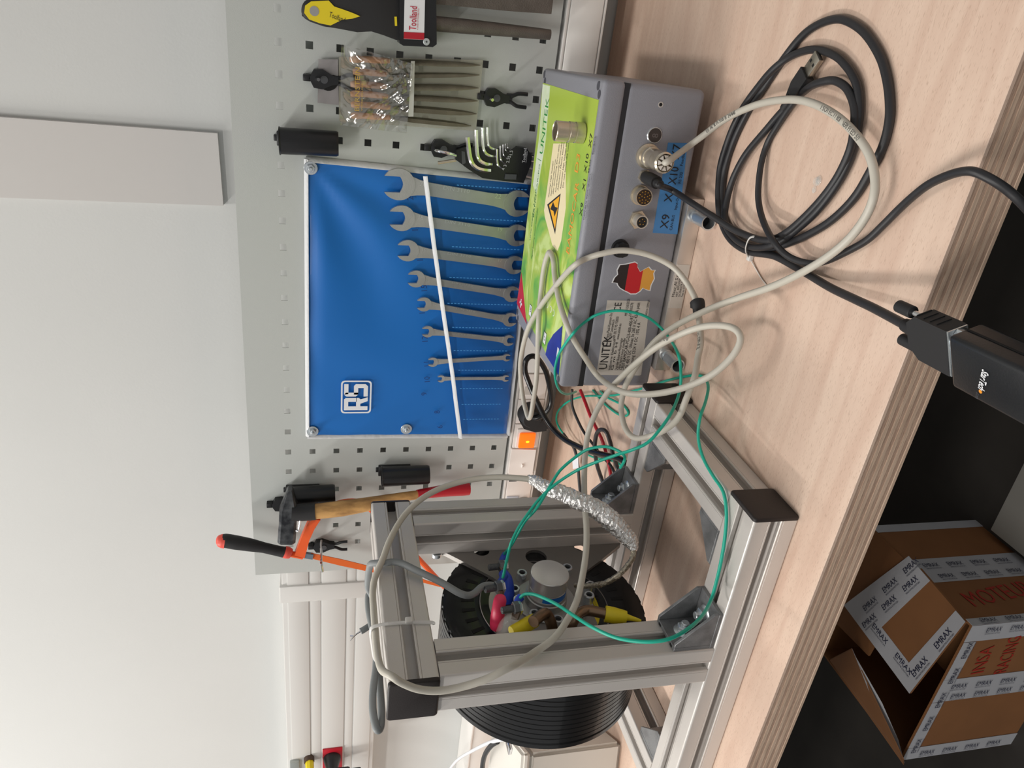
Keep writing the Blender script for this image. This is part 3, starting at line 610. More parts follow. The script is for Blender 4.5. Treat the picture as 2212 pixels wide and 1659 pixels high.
# ---------------- big files in a black retaining clip
fc = thing('file_clip', 'black plastic file retaining clip with red and white label and round white screw', 'clip', (-0.0033,-0.01,1.1191))
obj('clip_body', MB().solid([Vector(p) for p in [(0.056,-0.008,1.1463),(-0.0222,-0.008,1.1428),(-0.0244,-0.008,1.138),(-0.0222,-0.008,1.101),(-0.0184,-0.008,1.0964),(0.0612,-0.008,1.1029)]], (0, -.034, 0)), black_m, fc, smooth=25)
obj('label', MB().solid([Vector(p) for p in [(0.0562,-0.0425,1.1398),(-0.0166,-0.0425,1.138),(-0.015,-0.0425,1.1127),(0.0591,-0.0425,1.1155)]], (0, -.0006, 0)), white_m, fc, 'white and red label')
obj('label_band', MB().solid([Vector(p) for p in [(-0.0087,-0.0432,1.1382),(-0.0163,-0.0432,1.1381),(-0.0149,-0.0432,1.1128),(-0.0071,-0.0432,1.113)]], (0, -.0004, 0)), red_m, fc, 'red end of the label')
tp = (-0.0056,-0.0433,1.1237); text('Toolland', tp, XX, ZZ, mat('crimson print', (184, 28, 56), .5), fc, size=.0085, width=.0265, name='brand_print', bold=.01)
tp = (-0.0048,-0.0433,1.1209); text('A LAND OF POSSIBILITIES', tp, XX, ZZ, MATS['crimson print'], fc, size=.0016, width=.024, name='brand_print')
sc = Vector((-0.0168,-0.0425,1.1097)); obj('screw', MB().cyl(sc, sc+Vector((0, -.002, 0)), .0042, 24, bev=.0004), mat('nickel screw', (190, 196, 198), .4, .5), fc)
obj('screw_recess', MB().box(sc.x-.0013, sc.x+.0013, sc.y-.0023, sc.y-.0018, sc.z-.0003, sc.z+.0003).box(sc.x-.0003, sc.x+.0003, sc.y-.0023, sc.y-.0018, sc.z-.0013, sc.z+.0013), hole_m, fc, smooth=0)
f1 = thing('half_round_file', 'half round steel file with black and yellow grip beside the flat file', 'file', (0.0075,-0.02,0.9451), 'big files in the black clip')
gp = [(-0.002,-0.014,1.2609),(0.0083,-0.014,1.2597),(0.0146,-0.014,1.2536),(0.0177,-0.014,1.2394),(0.0199,-0.014,1.2119),(0.0251,-0.014,1.184),(0.0331,-0.014,1.1503),(0.0356,-0.014,1.1379),(-0.02,-0.014,1.1352),(-0.019,-0.014,1.147),(-0.0153,-0.014,1.1623),(-0.0126,-0.014,1.1774),(-0.0113,-0.014,1.1945),(-0.0137,-0.014,1.2171),(-0.0135,-0.014,1.2339),(-0.01,-0.014,1.2495),(-0.0068,-0.014,1.2582)]
gm = MB().solid([Vector(p) for p in gp], (0, -.024, 0))
bmesh.ops.bevel(gm.bm, geom=[e for e in gm.bm.edges], offset=.004, segments=3, profile=.5, affect='EDGES')
obj('grip', gm, blackm_m, f1, smooth=50)
obj('grip_inlay', MB().solid([Vector(p) for p in [(-0.0009,-0.0381,1.2571),(0.0071,-0.0381,1.2559),(0.0124,-0.0381,1.249),(0.0157,-0.0381,1.2286),(0.01,-0.0381,1.2221),(0.0081,-0.0381,1.2123),(0.0054,-0.0381,1.2002),(0.0028,-0.0381,1.1913),(-0.0007,-0.0381,1.2001),(-0.0037,-0.0381,1.2132),(-0.0081,-0.0381,1.2209),(-0.0112,-0.0381,1.2263),(-0.0101,-0.0381,1.2394),(-0.0073,-0.0381,1.2513)]], (0, -.0012, 0)), yel_m, f1, 'yellow grip inlay', smooth=60)
hc = Vector((0.0024,-0.039,1.2453)); obj('hang_hole', MB().cyl(hc+Vector((0, .0005, 0)), hc+Vector((0, -.0006, 0)), .0055, 28, .0055), mat('hole grey', (150, 150, 148), .6), f1)
obj('grip_band', MB().solid([Vector(p) for p in [(0.0069,-0.0385,1.1501),(0.0072,-0.0385,1.1473),(-0.003,-0.0385,1.1463),(-0.0033,-0.0385,1.1491)]], (0, -.0006, 0)), yel_m, f1, 'small yellow ring')
tp = (0.0035,-0.0394,1.222); 
text('Toolland', (-0.0018,-0.0394,1.2285), (-.25, 0, -1), (1, 0, -.25), ink_m, f1, size=.006, width=.019, name='brand_print')
bp = [(0.0041,-0.026,1.1049),(0.0062,-0.024,1.0258),(0.0076,-0.022,0.9456)]
obj('blade', MB().tube(bp, [.0090, .0088, .0075, .0064], 18, 6, flat=1), file_m, f1)
f2 = thing('flat_file', 'wide flat steel file at the very right edge, beside the half round file', 'file', (0.0479,-0.02,0.9496), 'big files in the black clip')
obj('blade', MB().solid([Vector(p) for p in [(0.0606,-0.02,1.1067),(0.0798,-0.02,0.948),(0.0319,-0.02,0.9479),(0.029,-0.02,1.003),(0.0261,-0.02,1.1044)]], (0, -.005, 0)), file_m, f2, smooth=0)
obj('grip', MB().tube([(0.0378,-0.03,1.2124),(0.0387,-0.03,1.1796),(0.0414,-0.028,1.1406)], [.010, .014, .013], 18, 5), blackm_m, f2)

# ---------------- motor controller box (own local frame)
MC = Matrix.Translation((-.021895, -.291069, ZT+.02)) @ Matrix.Rotation(.0411495, 4, 'Z')
BL, BD, BH = .3467, .2384, .11653
box = thing('motor_controller', 'grey metal motor controller box with green printed lid, standing on the bench', 'controller', None, M=MC)
def LB(): return MB(MC)
ZL = .0905   # seam height
obj('case_body', LB().box(-BL, 0, 0, BD, 0, ZL-.0006, bev=.007, seg=3), box_m, box)
obj('gasket', LB().box(-BL+.0012, -.0012, .0012, BD-.0012, ZL-.004, ZL+.004), seam_m, box)
obj('case_lid', LB().box(-BL-.0004, .0004, -.0006, BD+.0006, ZL+.0008, BH, bev=.005, seg=3), box_m, box)
for cx, cy in ((-.011, .012), (-.011, BD-.012), (-BL+.011, .012), (-BL+.011, BD-.012)):
    for k, d in enumerate((-.0052, .0052)):
        obj('lid_recess', LB().cyl((cx+d*.75, cy+d*.6, BH-.002), (cx+d*.75, cy+d*.6, BH+.0002), .0046, 20), mat('recess grey', (70, 70, 78), .6), box)
lab_m = bpy.data.materials.new('green lid print'); lab_m.use_nodes = True
nt = lab_m.node_tree; N = nt.nodes; L = nt.links; tc = N.new('ShaderNodeTexCoord'); mp = N.new('ShaderNodeMapping'); L.new(tc.outputs['Object'], mp.inputs[0])
mp.inputs['Scale'].default_value = (1, 1.4, 1); mp.inputs['Rotation'].default_value = (0, 0, .5)
n1 = N.new('ShaderNodeTexNoise'); n1.inputs['Scale'].default_value = 13; n1.inputs['Detail'].default_value = 4; n1.inputs['Distortion'].default_value = 1.2; L.new(mp.outputs[0], n1.inputs['Vector'])
r = N.new('ShaderNodeValToRGB'); e = r.color_ramp.elements; e[0].position = .36; e[0].color = (*lin((206, 226, 140)), 1); e[1].position = .68; e[1].color = (*lin((60, 148, 66)), 1)
q = e.new(.46); q.color = (*lin((176, 200, 84)), 1); q = e.new(.56); q.color = (*lin((128, 188, 78)), 1)
L.new(n1.outputs['Fac'], r.inputs[0])
sx = N.new('ShaderNodeSeparateXYZ'); L.new(tc.outputs['Object'], sx.inputs[0])
mr = N.new('ShaderNodeMapRange'); mr.inputs[1].default_value = -.17; mr.inputs[2].default_value = -.05; L.new(sx.outputs['X'], mr.inputs[0])
mx = N.new('ShaderNodeMix'); mx.data_type = 'RGBA'; mx.inputs[7].default_value = (*lin((172, 196, 76)), 1); L.new(mr.outputs[0], mx.inputs[0]); L.new(r.outputs[0], mx.inputs[6])
L.new(mx.outputs[2], N['Principled BSDF'].inputs['Base Color']); N['Principled BSDF'].inputs['Roughness'].default_value = .3
LBp = [(-0.0174,0.2304),(-0.0204,0.007),(-0.335,0.0078),(-0.3201,0.2342)]
lid = obj('lid_print', LB().prism(LBp, (0, 0, BH), (1, 0, 0), (0, 1, 0), .0003, (0, 0, 1)), lab_m, box, 'green and yellow printed lid film', smooth=0)
def lidp(poly, m, name, z=.0003, t=.0002, label=None): return obj(name, LB().prism(poly, (0, 0, BH+z), (1, 0, 0), (0, 1, 0), t, (0, 0, 1)), m, box, label, smooth=0)
lidp([(-0.0191,0.2307),(-0.0191,0.1949),(-0.0817,0.1855),(-0.1547,0.1984),(-0.1468,0.222),(-0.08,0.2187)], mat('white fade print', (226, 236, 214), .35, rgb2=(190, 220, 150), vscale=30), 'pale_print')
lidp([(-0.2719,0.2306),(-0.321,0.2368),(-0.3299,0.1731)], lred_m, 'red_corner', label='red corner with plus sign')
lidp([(-0.2745,0.0202),(-0.2779,0.0245),(-0.2973,0.05),(-0.3165,0.067),(-0.3333,0.0703),(-0.3345,0.008)], lblue_m, 'blue_corner', label='blue corner with minus sign')
def lid_text(s, pxy, size, m, width=None, name='lettering', z=.0006, xd=(1, 0, 0)):
    o = MC @ Vector((pxy[0], pxy[1], BH+z)); R_ = MC.to_3x3()
    yd = Vector((0, 0, 1)).cross(Vector(xd))
    return text(s, o, R_ @ Vector(xd), R_ @ yd, m, box, size=size, width=width, name=name, lift=0)
def bart(x0, x1, y0, y1, m, z=.0006, name='symbol'): return obj(name, LB().box(x0, x1, y0, y1, BH+z, BH+z+.0002), m, box, smooth=0)
pc = (-0.3133,0.2142); bart(pc[0]-.0065, pc[0]+.0065, pc[1]-.0016, pc[1]+.0016, white_m, name='plus_sign'); bart(pc[0]-.0016, pc[0]+.0016, pc[1]-.0065, pc[1]+.0065, white_m, name='plus_sign')
pc = (-0.3147,0.0233); bart(pc[0]-.010, pc[0]+.010, pc[1]-.003, pc[1]+.003, white_m, name='minus_sign')
lid_text('UNITEK', (-0.1022,0.192), .0150, green_m, .069, 'maker_name')
bart(*[(-0.1109,0.2067)[0], (-0.1109,0.2067)[0]+.0006], (-0.1092,0.1957)[1]-.001, (-0.1092,0.1957)[1]+.018, green_m)
wp = [(-0.1025,0.1517),(-0.0711,0.1018),(-0.0851,0.0895),(-0.1473,0.0643),(-0.1846,0.07),(-0.1986,0.0775),(-0.1983,0.1005),(-0.1879,0.1543),(-0.166,0.1645)]
lidp([(-0.1664,0.1551),(-0.0827,0.1502),(-0.076,0.0995),(-0.1442,0.0676),(-0.1842,0.0683),(-0.1991,0.0773),(-0.1983,0.1005),(-0.1741,0.1469)], cream_m, 'warning_panel', .0003, .0002, 'cream warning panel')
lidp([(-0.1568,0.1438),(-0.1332,0.0941),(-0.183,0.0951)], ink_m, 'warning_triangle', .0005, .0001)
lidp([(-0.1557,0.1355),(-0.1371,0.0972),(-0.1773,0.0977)], warn_m, 'warning_triangle_fill', .0006, .0001)
lidp([(-0.1592,0.1273),(-0.1484,0.1196),(-0.1525,0.1093),(-0.1511,0.0977),(-0.1638,0.1061),(-0.1584,0.1128)], ink_m, 'lightning_mark', .0007, .0001)
for k, (s_, p) in enumerate((('Warning! High Voltage!', (-0.1477,0.1392)), ('Caution! Dangerous voltage even 5 min.', (-0.1437,0.1303)), ('after disconnecting. Do not open.', (-0.1398,0.1225)), ('Achtung! Hochspannung! Geraet nicht oeffnen', (-0.1357,0.113)), ('Attention! Haute tension!', (-0.1319,0.1046)), ('Attention! High Voltage inside', (-0.1283,0.0944)), ('Do not touch the contacts', (-0.1251,0.0861)))):
    lid_text(s_, p, .0042, ink_m, .060 if k > 1 else .045, 'warning_print', .0008)
lid_text('BAMOCAR', (-0.1914,0.0325), .0125, oprint_m, .082, 'model_print'); lid_text('D3', (-0.1003,0.0412), .0125, oprint_m, .020, 'model_print')
for s_, s2, p, p2 in (('X9', 'CAN-BUS', (-0.1418,0.0083), (-0.1435,-0.0024)), ('X1', 'Input-Output', (-0.115,0.0109), (-0.1206,-0.0014)), ('X10', 'RS 232', (-0.0961,0.0132), (-0.0941,0.0045)), ('X7', 'Feedback', (-0.069,0.01), (-0.0742,-0.0001))):
    lid_text(s_, p, .0085, ink_m, None, 'port_print'); lid_text(s2, p2, .0035, ink_m, None, 'port_print')
for s_, p in (('W', (-0.3119,0.1577)), ('V', (-0.3141,0.1167)), ('U', (-0.3211,0.0783))):
    x, y = p; bart(x-.002, x+.014, y-.002, y+.010, ink_m, .0004, 'terminal_box'); bart(x-.0014, x+.0134, y-.0014, y+.0094, white_m, .0005, 'terminal_box'); lid_text(s_, (x+.003, y), .006, ink_m, None, 'port_print', .0008)
lid_text('12V/24V   BATT   U V W', (-0.2957,0.0182), .0035, navy_m, .03, 'port_print')
for k, p in enumerate([(-0.2703,0.102),(-0.2724,0.0898),(-0.2731,0.0742),(-0.2734,0.0612),(-0.2645,0.1185)]):
    obj('ring_print', LB().rings([[(p[0]+r_*math.cos(a*pi/8), p[1]+r_*math.sin(a*pi/8), BH+zz) for a in range(16)] for r_, zz in ((.0042, .0004), (.0034, .0006))], cap=False), white_m, box, smooth=0)
for k in range(3):
    lid_text(('digital battery motor controller', 'servo amplifier 3 phase', 'BAMOCAR-PG', 'field weakening', 'power electronics')[k], [(-0.2395,0.1838), (-0.2189,0.2037), (-0.1858,0.1987), (-0.1556,0.2029), (-0.165,0.1887)][k], .005, mat('dark green print', (50, 120, 60), .5), .07, 'faint_print')

# front face prints (local x,z on the face y=0)
def fpoly(poly, m, name, y=.0003, t=.0003, label=None, parent=None): return obj(name, LB().prism(poly, (0, -y+.0003, 0), (1, 0, 0), (0, 0, 1), t, (0, -1, 0)), m, box, label, smooth=0)
def ftext(s, p, size, m, width=None, name='lettering', y=.0008):
    R_ = MC.to_3x3(); return text(s, MC @ Vector((p[0], -y, p[1])), R_ @ Vector((1, 0, 0)), R_ @ Vector((0, 0, 1)), m, box, size=size, width=width, name=name, lift=0)
fpoly([(-0.0556,0.0343),(-0.0543,0.0116),(-0.1536,0.0024),(-0.1536,0.0328)], sblue_m, 'port_label', label='blue port label')
for s_, p, w in (('X7', (-0.0723,0.0187), .016), ('X10', (-0.099,0.0164), .019), ('X1', (-0.1184,0.0173), .014), ('X9', (-0.148,0.0162), .016)): ftext(s_, p, .0095, ink_m, w, 'port_name')
for s_, p, w in (('Feedback', (-0.0783,0.0124), .018), ('RS 232', (-0.0971,0.0106), .012), ('Input-Output', (-0.1261,0.0094), .021), ('CAN-BUS', (-0.1493,0.0102), .017)): ftext(s_, p, .0034, ink_m, w, 'port_caption')
GB = [(-0.1925,0.0654),(-0.1915,0.0585),(-0.1886,0.0481),(-0.1903,0.0445),(-0.194,0.0439),(-0.1995,0.0396),(-0.1962,0.035),(-0.1935,0.0303),(-0.1971,0.0263),(-0.1969,0.0218),(-0.2007,0.023),(-0.2069,0.021),(-0.2146,0.0235),(-0.221,0.0236),(-0.2199,0.0291),(-0.2181,0.0328),(-0.222,0.0353),(-0.2253,0.04),(-0.2256,0.0465),(-0.2238,0.0501),(-0.222,0.055),(-0.2191,0.0607),(-0.216,0.0638),(-0.2135,0.065),(-0.2131,0.0708),(-0.2074,0.0692),(-0.2036,0.066),(-0.1987,0.0675)]
cx = sum(p[0] for p in GB)/len(GB); cz = sum(p[1] for p in GB)/len(GB)
fpoly([(cx+(p[0]-cx)*1.07, cz+(p[1]-cz)*1.06) for p in GB], white_m, 'country_sticker', .0003, .0002, 'white edged country shaped sticker in black, red and gold')
def clipx(P, a, b):   # keep the band between z=b and z=a (tilted bands stay simple)
    def cut(P, z, keep_below):
        out = []
        for i in range(len(P)):
            p, q = P[i], P[(i+1) % len(P)]; ip = (p[1] < z) == keep_below; iq = (q[1] < z) == keep_below
            if ip: out.append(p)
            if ip != iq: f = (z-p[1])/(q[1]-p[1]); out.append((p[0]+(q[0]-p[0])*f, z))
        return out
    return cut(cut(P, a, True), b, False)
zb, zr = (-0.207,0.0546)[1], (-0.2063,0.0363)[1]
fpoly(clipx(GB, 9, zb), mat('black print', (40, 30, 30), .45), 'sticker_band', .0005, .0001, 'black band'); fpoly(clipx(GB, zb, zr), mat('flag red', (196, 30, 40), .45), 'sticker_band', .0005, .0001, 'red band'); fpoly(clipx(GB, zr, -9), mat('flag gold', (222, 160, 66), .45), 'sticker_band', .0005, .0001, 'gold band')
fpoly([(-0.2347,0.0739),(-0.2344,0.0221),(-0.2358,0.0204),(-0.3292,0.0135),(-0.3305,0.0151),(-0.3297,0.0705),(-0.3276,0.0721)], silver_m, 'rating_plate', label='silver rating plate with black print')
for s_, p, sz, w in (('UNITEK', (-0.322,0.0604), .0105, .043), ('Industrie Elektronik', (-0.3232,0.0554), .0032, .041), ('G m b H', (-0.3232,0.0518), .0032, .036), ('Hans-Paul-Kaysser-Str. 1', (-0.2834,0.0651), .0034, .037), ('71397 Leutenbach', (-0.2834,0.061), .0034, .025), ('+49 (0) 7195 92830', (-0.2833,0.0563), .0034, .029), ('www.unitek.eu', (-0.2832,0.0516), .0034, .020), ('Digitaler Batterie-Motorregler', (-0.3232,0.0464), .0034, .042), ('Digital battery motor controller', (-0.3231,0.0428), .0034, .042), ('D837 BAMOCAR-PG-D3-400-400-RS', (-0.3231,0.0379), .0042, .070), ('ZK 400 V DC  UAmax 3x 260 V AC 424 A peak', (-0.3212,0.0328), .0042, .085), ('Spannung 12/24 V DC  10% 4 A', (-0.3212,0.0273), .0042, .060), ('CE', (-0.2482,0.0559), .0085, .011), ('MFR 1150/2023', (-0.2532,0.0463), .0034, .021), ('S/N 183578', (-0.253,0.041), .0034, .016), ('MADE IN GERMANY', (-0.2525,0.021), .0026, .020)):
    ftext(s_, p, sz, ink_m, w, 'plate_print')
pf = (-0.2882,0.0684); obj('maker_mark', LB().rings([[(pf[0]+r_*math.cos(a*pi/10), -.0005-k*.0002, pf[1]+r_*math.sin(a*pi/10)) for a in range(20)] for k, r_ in enumerate((.0035, .0028, .0028, .0035))], closed=True), ink_m, box, smooth=0)
# threaded plug and small holes
def fc_(p, r0, r1, y0, y1, m, name, n=28, parent=None, label=None): return obj(name, LB().cyl((p[0], y0, p[1]), (p[0], y1, p[1]), r0, n, r1), m, parent or box, label)
p = (-0.1729,0.0692); fc_(p, .0105, .0100, 0, -.004, blackm_m, 'blind_plug', 30); fc_(p, .0086, .0084, -.004, -.011, blackm_m, 'blind_plug', 8, label='black hexagonal blanking plug')
p = (-0.0185,0.0505); fc_(p, .0030, .0030, .0002, -.0003, zinc_m, 'threaded_hole', 20); fc_(p, .0018, .0018, 0, -.0005, hole_m, 'threaded_hole', 16)
p = (-0.0493,0.0512); fc_(p, .0088, .0080, .0, -.0012, zinc_m, 'display_window', 32); fc_(p, .0074, .0074, 0, -.0014, mat('display dark', (46, 42, 42), .2), 'display_window', 32)
ftext('8', (p[0]-.0024, p[1]-.0035), .007, mat('display digit', (96, 88, 86), .4), None, 'display_digit', .0016)
# connectors
def conn(p, prof, m, name, n=36): return obj(name, LB().lathe((p[0], 0, p[1]), (0, -1, 0), prof, n), m, box)
p9 = (-0.1395,0.054)
x9 = fc_(p9, .0108, .0104, 0, -.003, nickel_m, 'panel_nut', 6); obj('socket_shell', LB().lathe((p9[0], 0, p9[1]), (0, -1, 0), [(.0072, .003), (.0072, .014), (.0062, .014), (.0062, .0105), (.0005, .0105)], 28), mat('matt nickel', (206, 200, 190), .35, .6), x9)
obj('insert', LB().cyl((p9[0], -.0100, p9[1]), (p9[0], -.0122, p9[1]), .0060, 24), black_m, x9)
for a in range(5): obj('pin', LB().cyl((p9[0]+.003*math.cos(a*1.2566), -.012, p9[1]+.003*math.sin(a*1.2566)), (p9[0]+.003*math.cos(a*1.2566), -.0134, p9[1]+.003*math.sin(a*1.2566)), .0006, 8), brass_m, x9)
p1 = (-0.1126,0.0563)
x1 = fc_(p1, .0112, .0108, 0, -.002, nickel_m, 'panel_flange', 36); obj('socket_shell', LB().lathe((p1[0], 0, p1[1]), (0, -1, 0), [(.0095, .002), (.0095, .013), (.0085, .013), (.0085, .006), (.0005, .006)], 32), nickel_m, x1)
obj('insert', LB().cyl((p1[0], -.006, p1[1]), (p1[0], -.0126, p1[1]), .0080, 28), mat('brown insert', (52, 34, 24), .5), x1)
for rr, nn in ((.0062, 11), (.0034, 5), (0, 1)):
    for a in range(nn):
        q = (p1[0]+rr*math.cos(a*2*pi/nn), p1[1]+rr*math.sin(a*2*pi/nn)); obj('pin', LB().cyl((q[0], -.0124, q[1]), (q[0], -.0138, q[1]), .0007, 8), brass_m, x1)
p10 = (-0.0926,0.0547)
x10 = fc_(p10, .0078, .0075, 0, -.0035, nickel_m, 'panel_nut', 6)
p7 = (-0.0711,0.0556)
x7 = obj('feedback_connector', LB().lathe((p7[0], 0, p7[1]), (0, -1, 0), [(.0132, 0), (.0132, .003), (.0104, .0035), (.0104, .010), (.0112, .0105), (.0112, .014), (.0102, .0145), (.0102, .028), (.0106, .030), (.0098, .032), (.0098, .042), (.0108, .0425), (.0108, .046), (.0092, .048), (.0075, .043)], 40), nickel_m, box)
for a in range(8):
    c_, s_ = math.cos(a*pi/4), math.sin(a*pi/4); obj('clamp_petal', LB().solid([(p7[0]+c_*.0034, -.0465, p7[1]+s_*.0034), (p7[0]+c_*.0076-s_*.0024, -.0455, p7[1]+s_*.0076+c_*.0024), (p7[0]+c_*.0076+s_*.0024, -.0455, p7[1]+s_*.0076-c_*.0024)], (0, -.003, 0)), silver_m, x7, smooth=0)
# cold plate with hose stubs
PLx = [[(-0.1168,0.008),(-0.3225,0.0032)]]
cp = obj('cold_plate', LB().box(-.321, -.112, -.006, .22, -.0197, -.0006, bev=.0008), mat('milled aluminium', (214, 208, 202), .32, .8, bump=.1, bscale=900, stretch=(1, 6, 6)), box)
obj('label_strip', LB().box(-.240, -.187, -.0066, -.0058, -.0180, -.0020), silver_m, cp, 'silver foil label', smooth=0)
R_ = MC.to_3x3()
for s_, z_, sz, w in (('Mecc.Al S.r.l.', -.0062, .0036, .030), ('ART. 6072300013', -.0100, .0026, .026), ('OCSN027A 0614', -.0136, .0026, .024), ('Test no 0128', -.0172, .0026, .016)):
    text(s_, MC @ Vector((-.2260, -.0069, z_)), R_ @ Vector((1, 0, 0)), R_ @ Vector((0, 0, 1)), ink_m, cp, size=sz, width=w, name='label_print', lift=0)
for p in (-.130, -.299):
    hs = obj('hose_stub', LB().lathe((p, -.0055, -.0100), (0, -1, 0), [(.0076, 0), (.0076, .007), (.0062, .0075), (.0062, .010), (.0072, .0105), (.0072, .0145), (.0078, .015), (.0078, .034), (.0084, .036), (.0084, .0375), (.0070, .0375), (.0070, .010)], 30), zinc_m, cp)
    obj('bore', LB().cyl((p, -.0175, -.0100), (p, -.0300, -.0100), .0069, 24), hole_m, hs)
# loose connector sleeve on the lid
sl = (-0.0573,0.0394)
slc = MC @ Vector((sl[0], sl[1], BH+.0006))
slv = thing('connector_sleeve', 'loose knurled metal connector sleeve standing upright on the green lid', 'sleeve', slc)
obj('sleeve_shell', MB().lathe(slc, (0, 0, 1), [(.0100, 0), (.0112, .0008), (.0112, .0105), (.0104, .011), (.0104, .0120), (.0112, .0125), (.0112, .0178), (.0104, .0183), (.0104, .0193), (.0108, .0198), (.0108, .0325), (.0100, .0333), (.0094, .0325), (.0094, .012), (.001, .012)], 44), nickel_m, slv)
obj('bore', MB().cyl(slc+Vector((0, 0, .0115)), slc+Vector((0, 0, .0128)), .0092, 30), hole_m, slv)
# ---------------- aluminium frame (own local frame: origin at the near right foot, x to the right, y to the wall)
MF = Matrix.Translation((-.343773, -.601996, ZT)) @ Matrix.Rotation(.008676, 4, 'Z')
W = .045; LF = .22088
fr = thing('motor_stand', 'aluminium slotted profile stand with black end caps on the bench, carrying the black motor', 'stand', None, M=MF)
def prof():
    h = W/2; pts = []
    side = [(h-.0035, h), (h-.0012, h-.0012+.0), (.0088, h), (.0083, h-.0007), (.0078, h), (.0052, h), (.0045, h-.0009), (.0045, h-.0045), (.0098, h-.0045), (.0098, h-.0075), (.0050, h-.0140)]
    side = [(h-.0022, h), (.0078, h), (.0074, h-.0007), (.0070, h), (.0056, h), (.0050, h-.0008), (.0050, h-.0045), (.0100, h-.0045), (.0100, h-.0075), (.0050, h-.0140)]
    side = side+[(-x, y) for x, y in side[::-1]]
    for k in range(4):
        c, s = math.cos(-k*pi/2+0), math.sin(-k*pi/2)
        # walk clockwise: top side right->left needs reverse to keep order
        S_ = [(x*c-y*s, x*s+y*c) for x, y in side[::-1]]
        pts += S_
        # rounded corner between sides
        cc = (h-.0022, h-.0022); a0 = math.radians(70), math.radians(45), math.radians(20)
        pts += [((cc[0]+.0022*math.cos(a))*c-(cc[1]+.0022*math.sin(a))*s, (cc[0]+.0022*math.cos(a))*s+(cc[1]+.0022*math.sin(a))*c) for a in a0]
    return pts
PR = prof()
def beam(name, c, u, v, ln, length, label=None):   # c = centre of one end, u,v section axes, ln direction
    c, u, v, ln = Vector(c), Vector(u), Vector(v), Vector(ln)
    m = MB(MF); a = [c+u*x+v*y for x, y in PR]; m.rings([a, [p+ln*length for p in a]])
    return obj(name, m, alu_m, fr, label, smooth=0)
def capp(c, u, v, ln, t=.004):
    c, u, v, ln = Vector(c), Vector(u), Vector(v), Vector(ln); h = W/2+.0004
    def ring(hh, r, off): return [c+u*x+v*y+ln*off for x, y in rrect(-hh, hh, -hh, hh, r, 4)]
    return obj('end_cap', MB(MF).rings([ring(h, .003, 0), ring(h, .003, t-.0016), ring(h-.0006, .003, t-.0005), ring(h-.0016, .003, t)]), cap_m, fr, 'black plastic end cap', smooth=50)
X, Y, Z = (1, 0, 0), (0, 1, 0), (0, 0, 1)
hW = W/2
LX = .430
beam('base_rail', (-.004, hW, hW), Y, Z, (-1, 0, 0), LX-.008); capp((-.004, hW, hW), Y, Z, (1, 0, 0)); capp((-LX+.004, hW, hW), Y, Z, (-1, 0, 0))
beam('base_rail', (-.004, LF+hW, hW), Y, Z, (-1, 0, 0), LX-.008); capp((-.004, LF+hW, hW), Y, Z, (1, 0, 0)); capp((-LX+.004, LF+hW, hW), Y, Z, (-1, 0, 0))
beam('cross_rail', (-.004-hW, W, hW), X, Z, (0, 1, 0), LF-W)
beam('cross_rail', (-.382-hW, W, hW), X, Z, (0, 1, 0), LF-W)
UX = -.1565-hW       # upright centre
ZH = .3134     # underside of the top rail
beam('upright', (UX, hW, W), X, Y, (0, 0, 1), ZH-W)
beam('upright', (UX, LF+hW-.0035, W), X, Y, (0, 0, 1), ZH-W)
beam('top_rail', (UX, -.0005, ZH+hW+.0005), X, Z, (0, 1, 0), LF+W-.003); capp((UX, -.0005, ZH+hW+.0005), X, Z, (0, -1, 0)); capp((UX, LF+W-.0035, ZH+hW+.0005), X, Z, (0, 1, 0))
def bracket(o, a, b, c, ln=.0425, lab=None):
    # inner corner o, legs along a and b, width along c
    o, a, b, c = Vector(o), Vector(a), Vector(b), Vector(c); hw = .0205; t = .0042; m = MB(MF)
    def bx(a0, a1, b0, b1, c0, c1): m.solid([o+a*x+b*y+c*c0 for x, y in ((a0, b0), (a1, b0), (a1, b1), (a0, b1))], c*(c1-c0))
    bx(0, ln, 0, t, -hw, hw); bx(0, t, t, ln, -hw, hw)
    for c0 in (-hw, hw-.0032):
        m.solid([o+a*x+b*y+c*c0 for x, y in ((t, t), (ln, t), (ln, .0085), (.0085, ln), (t, ln))], c*.0032)
    bmesh.ops.bevel(m.bm, geom=list(m.bm.edges), offset=.0005, segments=1, affect='EDGES')
    br = obj('corner_bracket', m, cast_m, fr, smooth=30)
    for s_ in (-1, 1):
        obj('bracket_notch', MB(MF).solid([o+b*ln+a*x+c*(s_*.0135)+c*y+b*.0001 for x, y in ((.0006, -.0022), (.0030, -.0022), (.0030, .0022), (.0006, .0022))], b*.0003), hole_m, br, smooth=0)
    for d, n_ in ((a, b), (b, a)):
        p = o+d*(ln*.56)+n_*t
        R = MF.to_3x3()
        obj('flange_nut', MB(MF).lathe(p, n_, [(.0098, 0), (.0098, .0012), (.0088, .0020), (.0068, .0028)], 30).lathe(p, n_, [(.0070, .002), (.0072, .0030), (.0072, .0068), (.0062, .0078)], 6).lathe(p, n_, [(.0040, .007), (.0040, .0112), (.0034, .0118)], 18), zinc_m, br)
    return br
bracket((-.1565, hW, W), (1, 0, 0), (0, 0, 1), (0, 1, 0))
bracket((-.1565, LF+hW-.0035, W), (1, 0, 0), (0, 0, 1), (0, 1, 0))
bracket((-.049, LF, hW), (-1, 0, 0), (0, -1, 0), (0, 0, 1))
bracket((-.049, W, hW), (-1, 0, 0), (0, 1, 0), (0, 0, 1))
bracket((-.382, LF, hW), (1, 0, 0), (0, -1, 0), (0, 0, 1))
bracket((-.382, W, hW), (1, 0, 0), (0, 1, 0), (0, 0, 1))
